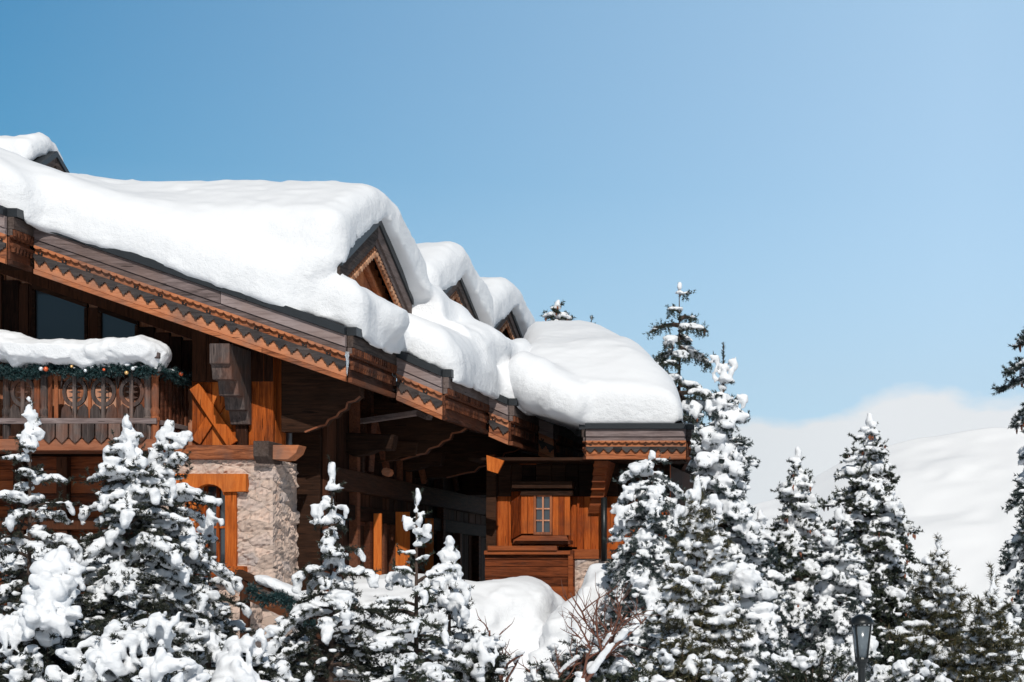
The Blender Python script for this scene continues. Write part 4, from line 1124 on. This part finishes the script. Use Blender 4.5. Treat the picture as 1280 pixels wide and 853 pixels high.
def lumpy(extra, rs_, k=.85):
    out = []
    for x, y, z, rx, ry, rz in extra:
        rx, ry, rz = rx*k, ry*k, rz*k; rm = min(rx, rz); n = int(10+44*min(1, rx*rz/.03))
        for j in range(n):
            u = norm(rs_.standard_normal(3))*rs_.random()**.9
            r_ = rm*rs_.uniform(.2,.45); out.append((x+u[0]*(rx-r_*.6), y+u[1]*(ry-r_*.5), z+u[2]*(rz-r_*.6), r_*rs_.uniform(.9,1.4), r_, r_*rs_.uniform(.7,1.3)))
        for j in range(int(rx/.03)):
            r_ = rs_.uniform(.018,.035); out.append((x+rs_.uniform(-.9,.9)*rx, y-ry*rs_.uniform(.2,.7), z-rz*rs_.uniform(.7,1.15), r_, r_, r_*rs_.uniform(1.5,3)))
    return out
def E3(px, py, d, rx, ry, rz): return (PX(px,d), d, PZ(py,d), rx, ry, rz)
# --- near young trees in front of the chalet
conifer('young_fir', 'snowy young fir at the very edge, its tip before the balcony newel', 'fir tree', 38, 500, 15.0, 230, n_br=74, prof=.6, mat='needle_dark', sr=.075, seed=3, gaps=.1, leader=.35, dens=300, ndl=.026, extra=[E3(38,520,15,.075,.075,.13), E3(36,545,15,.09,.08,.08)], **NEAR)
conifer('young_fir', 'dense young fir with two snowy tips beneath the balcony corner post', 'fir tree', 158, 520, 15.4, 250, n_br=100, mat='needle_dark', sr=.085, seed=4, leader=.25, dens=300, ndl=.026, prof=.55, extra=[E3(160,530,15.4,.05,.05,.06), E3(160,550,15.4,.12,.1,.12), E3(170,572,15.4,.10,.1,.08)], **NEAR)
conifer('young_fir', 'slender leaning fir with curled snow hooks beside the bushy two-tipped one', 'fir tree', 212, 528, 15.9, 200, ybot=800, n_br=80, mat='needle_dark', sr=.085, seed=5, leader=.2, dens=300, ndl=.026, prof=.6, extra=[E3(205,540,15.9,.09,.08,.07), E3(232,545,15.9,.09,.08,.06), E3(196,570,15.9,.09,.09,.15)], **NEAR)
conifer('snow_capped_shoot', 'single fir shoot bent under a snow cap before the arched window', 'fir tree', 262, 640, 16.5, 130, n_br=30, mat='needle_dark', sr=.085, seed=6, leader=.4, dens=300, ndl=.028, prof=.6, extra=[E3(265,648,16.5,.11,.09,.05), E3(252,662,16.5,.06,.06,.08), E3(240,690,16.3,.12,.12,.10)], **NEAR)
conifer('slim_fir', 'slim fir with a thin snow-dusted leader in front of the shuttered recess', 'fir tree', 415, 580, 16.0, 330, n_br=46, mat='needle_dark', sr=.085, seed=17, leader=.30, dens=330, ndl=.026, prof=1.25, minlen=.09, extra=[E3(415,590,16,.03,.03,.07), E3(405,632,16,.10,.08,.045), E3(428,634,16,.09,.08,.04), E3(405,680,16,.05,.05,.10), E3(424,690,16,.055,.05,.09), E3(418,722,16,.11,.10,.05)], **NEAR)
conifer('sparse_fir', 'sparse fir with a lichen-spotted stem and long thin horizontal boughs', 'fir tree', 521, 612, 16.2, 260, n_br=34, mat='needle', sr=.07, seed=8, leader=.35, dens=420, ndl=.022, prof=.95, tw=.26, minlen=.10, tr=.05, bark='bark', extra=[E3(523,622,16.2,.035,.035,.06), E3(524,655,16.2,.05,.05,.09), E3(505,648,16.2,.10,.05,.035), E3(500,715,16.2,.14,.08,.05), E3(545,725,16.2,.12,.08,.04)], droop=.1, **NEAR)
conifer('snow_hooded_fir', 'short fir wearing one tall white hood of snow before the terrace drift', 'fir tree', 562, 672, 17.2, 90, ybot=820, n_br=26, mat='needle_dark', sr=.08, seed=9, leader=.2, prof=.6, dens=300, extra=[E3(562,682,17.2,.07,.07,.09), E3(561,700,17.2,.13,.12,.14), E3(558,722,17.2,.16,.14,.12), E3(566,752,17.0,.17,.15,.13)], **NEAR)
# --- low growth in front
def shrub(name, label, px, py, d, w_, hpx, seed, mat='needle_dark', n=46, snow=.55, sr=.085, h=.028, extra=()):
    rs_ = np.random.default_rng(seed); sr *= .55; h *= .65; s_ = d/F_PX; x0 = PX(px,d); zt = PZ(py,d); H = hpx*s_; Rw = w_/2*s_
    root = thing(name, label, 'shrub', (x0, d, GROUND)); segs = []; blobs = lumpy(extra, rs_); limbs = MB()
    for i in range(n):
        az = rs_.random()*6.283; rr = math.sqrt(rs_.random())*Rw; ztip = zt-H*(rr/Rw)**1.6*.8-rs_.random()*H*.35
        tip = np.array((x0+rr*math.cos(az), d+rr*math.sin(az)*.8, ztip)); base = np.array((x0+rr*.25*math.cos(az), d+rr*.25*math.sin(az), ztip-H*.9))
        pts = [base+(tip-base)*t+np.array((0,0,.12*H*math.sin(math.pi*t))) for t in np.linspace(0,1,7)]
        limbs.tube(pts, [.012*(1-j/8) for j in range(7)], 4, .5, cap=False)
        segs += list(zip(pts[1:-1], pts[2:]))
        for j in range(18):
            t = rs_.uniform(.3,1)*5.99; q = pts[int(t)]+(pts[int(t)+1]-pts[int(t)])*(t % 1); v = norm(rs_.standard_normal(3)*(1,1,.5)); l = rs_.uniform(.06,.17)
            segs.append((q, q+v*l))
            if rs_.random() < snow*.3: c = q+v*l*.6; r_ = sr*rs_.uniform(.35,.8); blobs.append((c[0],c[1],c[2]+r_*.4,r_*1.1,r_*1.1,r_*.6))
        if rs_.random() < snow:
            for t in (5.9, 5.2, 4.5):
                q = pts[int(t)]+(pts[int(t)+1]-pts[int(t)])*(t % 1); r_ = sr*rs_.uniform(.7,1.2); blobs.append((q[0],q[1],q[2]+r_*.35,r_,r_,r_*.65))
    limbs.build('branches', M['bark'], root)
    V, Fq, tn = needles_along(segs, 380, .034, .0042, 1.0, rs_, .7); np_mesh('foliage', V, Fq, M[mat], root, False, tn)
    blob_snow('snow', blobs, h, M['snow_tree'], root, k=sr*.35, amp=sr*.13, cell=sr*.7, rag=rs_)
    return root
shrub('snowy_bush', 'low dark bush buried in a tall draped snow heap below the edge fir', 62, 715, 14.2, 200, 150, 21, n=60, snow=.6, sr=.10, extra=[E3(70,700,14,.14,.12,.12), E3(62,735,13.9,.22,.16,.2), E3(55,765,13.8,.27,.2,.16), E3(20,780,13.9,.2,.15,.1), E3(95,720,14,.08,.08,.14)])
shrub('snowy_bush', 'low bush with broad snow pillows at the foot of the two-tipped fir', 170, 775, 13.6, 250, 110, 22, n=56, sr=.12, extra=[E3(165,800,13.4,.2,.15,.08), E3(200,775,13.4,.16,.12,.06), E3(130,820,13.3,.2,.14,.09), E3(210,830,13.3,.22,.15,.1)])
shrub('snowy_bush', 'bush under a smooth snow mound that hangs down below the stone pier', 305, 790, 14.6, 130, 90, 23, n=40, sr=.10, extra=[E3(300,805,14.4,.16,.14,.10), E3(285,825,14.4,.12,.12,.17), E3(325,795,14.5,.12,.12,.06), E3(296,850,14.3,.2,.16,.2)])
shrub('snowy_bush', 'dark bush tucked under the stair handrail behind the slim fir', 380, 770, 16.6, 170, 110, 24, n=60, sr=.08, snow=.5)
shrub('snowy_bush', 'tangled bush with snowy tufts between the sparse fir and the bare twigs', 600, 790, 16.6, 130, 90, 25, n=40, sr=.10, extra=[E3(610,805,16.4,.18,.14,.1)])
shrub('snowy_bush', 'wide snow-dusted bush below the small window wall', 735, 790, 18.0, 190, 80, 26, n=70, sr=.10, mat='needle')
shrub('snowy_bush', 'brown-tinged bush at the foot of the lighter pine', 850, 790, 18.5, 160, 90, 27, n=60, sr=.11, mat='needle_gold')
shrub('snowy_bush', 'snow-capped undergrowth just beside the lamp post', 1015, 800, 20.5, 190, 80, 28, n=60, sr=.11, mat='needle')
shrub('snowy_bush', 'snow-loaded undergrowth between the lamp post and the twin young pines', 1135, 805, 21.5, 150, 80, 29, n=46, sr=.12, mat='needle')
shrub('snowy_bush', 'dark bush with thin snow beneath the window-sill of the pier', 262, 748, 17.5, 90, 110, 30, n=40, sr=.08)
# clipped hedge under the balcony
hg_ = thing('hedge', 'dark green hedge with a flat ribbon of snow under the balcony', 'hedge', P(140,760,24.0))
rs_ = np.random.default_rng(31); seg = []
for k_ in range(2600):
    c = np.array(P(rs_.uniform(20,236), 0, 1.0)); x = PX(rs_.uniform(10,236),24.0); z = rs_.uniform(GROUND, PZ(712,24.0)); y = 24.0+rs_.uniform(-.25,.25)
    if rs_.random() < .5: z = rs_.uniform(PZ(800,24), PZ(712,24.0)); y = 23.75
    v = norm(rs_.standard_normal(3)); seg.append((np.array((x,y,z)), np.array((x,y,z))+v*.09))
V, Fq, tn = needles_along(seg, 200, .035, .006, 1, rs_, .6); np_mesh('foliage', V, Fq, M['needle_dark'], hg_, False, tn)
blob_snow('snow', [(PX(px,24.0), 24.0, PZ(700,24.0), .1, .28, .13) for px in range(8, 240, 6)], .03, M['snow'], hg_, k=.08, amp=.02)
# --- bare red-stemmed shrub
tw_ = thing('bare_shrub', 'leafless shrub with reddish stems and snow in its forks beside the snow heap', 'shrub', (PX(680,17.5), 17.5, GROUND))
m = MB(); bl = []; rs_ = np.random.default_rng(40)
def stem(p, dirv, L, r, depth):
    pts = [np.array(p, float)]; dv = norm(np.array(dirv, float))
    for j in range(6): dv = norm(dv+rs_.normal(0,.13,3)); pts.append(pts[-1]+dv*L/6)
    m.tube(pts, [r*(1-j*.11) for j in range(7)], 6 if depth < 2 else 4, rs_.random(), cap=True)
    if depth < 3:
        for j in range(3 if depth else 4):
            t = rs_.integers(2,6); side = norm(rs_.normal(0,1,3)*(1,.6,.5)+np.array((0,0,.35))); stem(pts[t], dv*.7+side*.8, L*rs_.uniform(.45,.7), r*.5, depth+1)
    if depth < 2 and rs_.random() < .9:
        for t in np.linspace(1,5.9,int(L/.05)+2):
            if rs_.random() < .75:
                q = pts[int(t)]+(pts[int(t)+1]-pts[int(t)])*(t % 1) if int(t) < 6 else pts[6]; a = r*.7+.010; dvv = norm(pts[min(int(t)+1,6)]-pts[int(t)])
                if abs(dvv[2]) > .82: continue
                bl.append((q[0], q[1], q[2]+r+.008, a*1.3, a, a*.9))
for (px, py, dx, L_, r_) in ((645,900,-.12,.62,.035), (668,900,.02,.7,.026), (690,900,.55,.95,.03), (700,890,.8,.9,.025), (720,880,.3,.6,.02), (610,900,-.5,.6,.018)):
    stem(P(px,py,17.5), (dx, rs_.normal()*.2, 1), L_, r_, 0)
for px, r_ in ((640,.028),(668,.02),(700,.03)): m.tube([P(px,900,17.5), (PX(668,17.5), 17.5, GROUND-.1)], [r_, r_*1.2], 6)
m.build('stems', M['redbark'], tw_, smooth=True); blob_snow('snow', bl, .014, M['snow_tree'], tw_, k=.02, amp=.004)
# --- trees right of the chalet
conifer('spruce', 'broad dense spruce growing against the end wing, its top under the eave', 'spruce tree', 815, 566, 26.6, 200, n_br=120, mat='needle_blue', sr=.11, h=.035, ndl=.036, ndw=.0055, dens=230, seed=51, prof=.32, top_el=15, leader=.1, extra=[E3(786,612,26.3,.12,.12,.10), E3(778,640,26.2,.13,.1,.14)])
conifer('young_pine', 'young pine with golden-green candles thrust through snow before the end wing', 'pine tree', 872, 598, 24.0, 150, n_br=60, mat='needle_gold', sr=.13, h=.035, ndl=.06, ndw=.005, dens=240, seed=52, prof=.55, top_el=60, bot_el=10, leader=.35, tipup=.3, droop=.1, extra=[E3(866,622,24,.12,.12,.16), E3(893,628,24,.1,.1,.12), E3(850,640,23.9,.1,.1,.12), E3(880,600,24.1,.09,.09,.08)])
conifer('tall_spruce', 'tall thin spruce with hanging twigs and gaps, standing beyond the end wing', 'spruce tree', 849, 355, 42.0, 180, ybot=620, n_br=44, mat='needle', sr=.15, h=.055, ndl=.055, ndw=.007, dens=100, seed=53, prof=.5, top_el=25, bot_el=-4, gaps=.15, snow=.62, hang=.45, cones=.25, leader=.12, tr=.12, droop=.14, tipup=.18)
conifer('spire_fir', 'fir with a bare needle-thin spire and fat snow pads right beside the wing', 'fir tree', 904, 428, 29.0, 215, n_br=105, mat='needle_blue', sr=.17, h=.045, ndl=.045, ndw=.007, dens=200, seed=54, prof=.72, top_el=45, bot_el=-5, leader=.85, tr=.08, cap=False, extra=[E3(904,462,29,.16,.14,.09), E3(893,448,29,.10,.1,.06), E3(915,452,29,.08,.08,.05), E3(925,498,29,.15,.14,.09), E3(893,505,29,.16,.14,.10), E3(905,560,28.9,.26,.22,.13), E3(885,545,28.9,.18,.16,.12), E3(868,510,29,.13,.13,.13)])
conifer('spruce', 'mid-height spruce with reddish cones, first full crown after the bare spire fir', 'spruce tree', 998, 563, 36.0, 165, n_br=110, mat='needle', sr=.15, h=.045, ndl=.05, ndw=.008, dens=190, seed=55, prof=.62, cones=.45, leader=.15, tr=.09)
conifer('spruce', 'tallest cone-laden spruce standing behind the street lamp', 'spruce tree', 1087, 522, 37.0, 240, n_br=135, mat='needle', sr=.16, h=.048, ndl=.05, ndw=.008, dens=190, seed=56, prof=.68, cones=.55, leader=.15, tr=.10, snow=.7)
conifer('spruce', 'smaller snowy spruce filling the gap low behind the lamp post', 'spruce tree', 1048, 640, 33.0, 150, n_br=80, mat='needle_blue', sr=.15, h=.045, ndl=.045, ndw=.007, dens=190, seed=57, prof=.6, leader=.15, tr=.07)
conifer('young_pine', 'young pine with upright candles, the taller of the pair near the edge spruce', 'pine tree', 1173, 672, 24.0, 165, n_br=52, mat='needle_gold', sr=.10, h=.035, ndl=.065, ndw=.005, dens=250, seed=58, prof=.7, top_el=65, bot_el=15, leader=.3, tipup=.25, droop=.08, snow=.85)
conifer('young_pine', 'smaller long-needled pine with a leaning tip next to the edge spruce', 'pine tree', 1236, 716, 22.5, 120, n_br=34, mat='needle_gold', sr=.09, h=.032, ndl=.07, ndw=.005, dens=260, seed=59, prof=.6, top_el=65, bot_el=15, leader=.45, tipup=.25, droop=.08, lean=(.05,0), snow=.85)
conifer('edge_spruce', 'big spruce cut off by the photo edge, boughs reaching in with red cones', 'spruce tree', 1320, 345, 30.0, 190, n_br=100, mat='needle_blue', sr=.14, h=.05, ndl=.05, ndw=.008, dens=200, seed=60, prof=.22, top_el=25, bot_el=-5, gaps=.25, cones=.6, leader=.1, tr=.14, snow=.85)
conifer('spruce', 'snowy spruce low in the gap left of the tallest cone-laden one', 'spruce tree', 950, 640, 33.5, 130, n_br=80, mat='needle_blue', sr=.14, h=.045, ndl=.045, ndw=.007, dens=190, seed=61, prof=.55, leader=.15, tr=.07)
conifer('distant_treetop', 'cone-laden treetop peeping over the end wing roof by the third dormer', 'spruce tree', 697, 378, 52.0, 120, ybot=440, n_br=30, mat='needle', sr=.16, h=.06, ndl=.08, ndw=.012, dens=150, seed=62, prof=.8, cones=1.0, leader=.1, tr=.12)
conifer('distant_treetop', 'tiny spiky treetop just showing over the crest of the wing snow', 'spruce tree', 739, 395, 60.0, 36, ybot=440, n_br=14, mat='needle', sr=.10, h=.06, ndl=.08, ndw=.010, dens=150, seed=63, prof=.8, leader=.3, tr=.08, snow=.3)
conifer('spruce', 'short spruce just above the frame foot beside the edge spruce', 'spruce tree', 1262, 770, 26.0, 140, n_br=50, mat='needle', sr=.12, h=.04, ndl=.045, ndw=.006, dens=200, seed=64, prof=.6, leader=.15)
# --- street lamp
dl = 19.0; lx = PX(1077,dl); LZ = lambda py: PZ(py,dl)
la = thing('street_lamp', 'dark lantern with a domed lid and tapering glass among the trees', 'street lamp', (lx, dl, GROUND))
m = MB(); m.lathe(lx, dl, [(GROUND-.1,.06), (GROUND+.3,.06), (GROUND+.32,.04), (LZ(835),.035), (LZ(833),.045), (LZ(828),.05), (LZ(825),.032)], 14, .5); m.build('post', M['black'], la, smooth=False)
m = MB(); m.lathe(lx, dl, [(LZ(781),.118), (LZ(779.5),.122), (LZ(777),.118), (LZ(773),.095), (LZ(770),.06), (LZ(768.5),.03), (LZ(768),.012)], 20, .5); m.build('lid', M['black'], la, smooth=True)
m = MB(); m.lathe(lx, dl, [(LZ(824),.056), (LZ(782),.098)], 24, .5); m.build('glass', M['lampglass'], la, smooth=True)
m = MB(); m.lathe(lx, dl, [(LZ(828),.06), (LZ(824),.066), (LZ(822),.06)], 16, .5)
for a in (0,90,180,270):
    c, s_ = math.cos(R(a+62)), math.sin(R(a+62)); m.beam((lx+.062*c, dl+.062*s_, LZ(824)), (lx+.103*c, dl+.103*s_, LZ(781)), .014, .014)
m.build('frame', M['black'], la)
m = MB(); m.lathe(lx, dl, [(LZ(822),.02), (LZ(806),.022), (LZ(804),.012)], 10, .5); m.build('bulb', M['b_silver'], la, smooth=True)
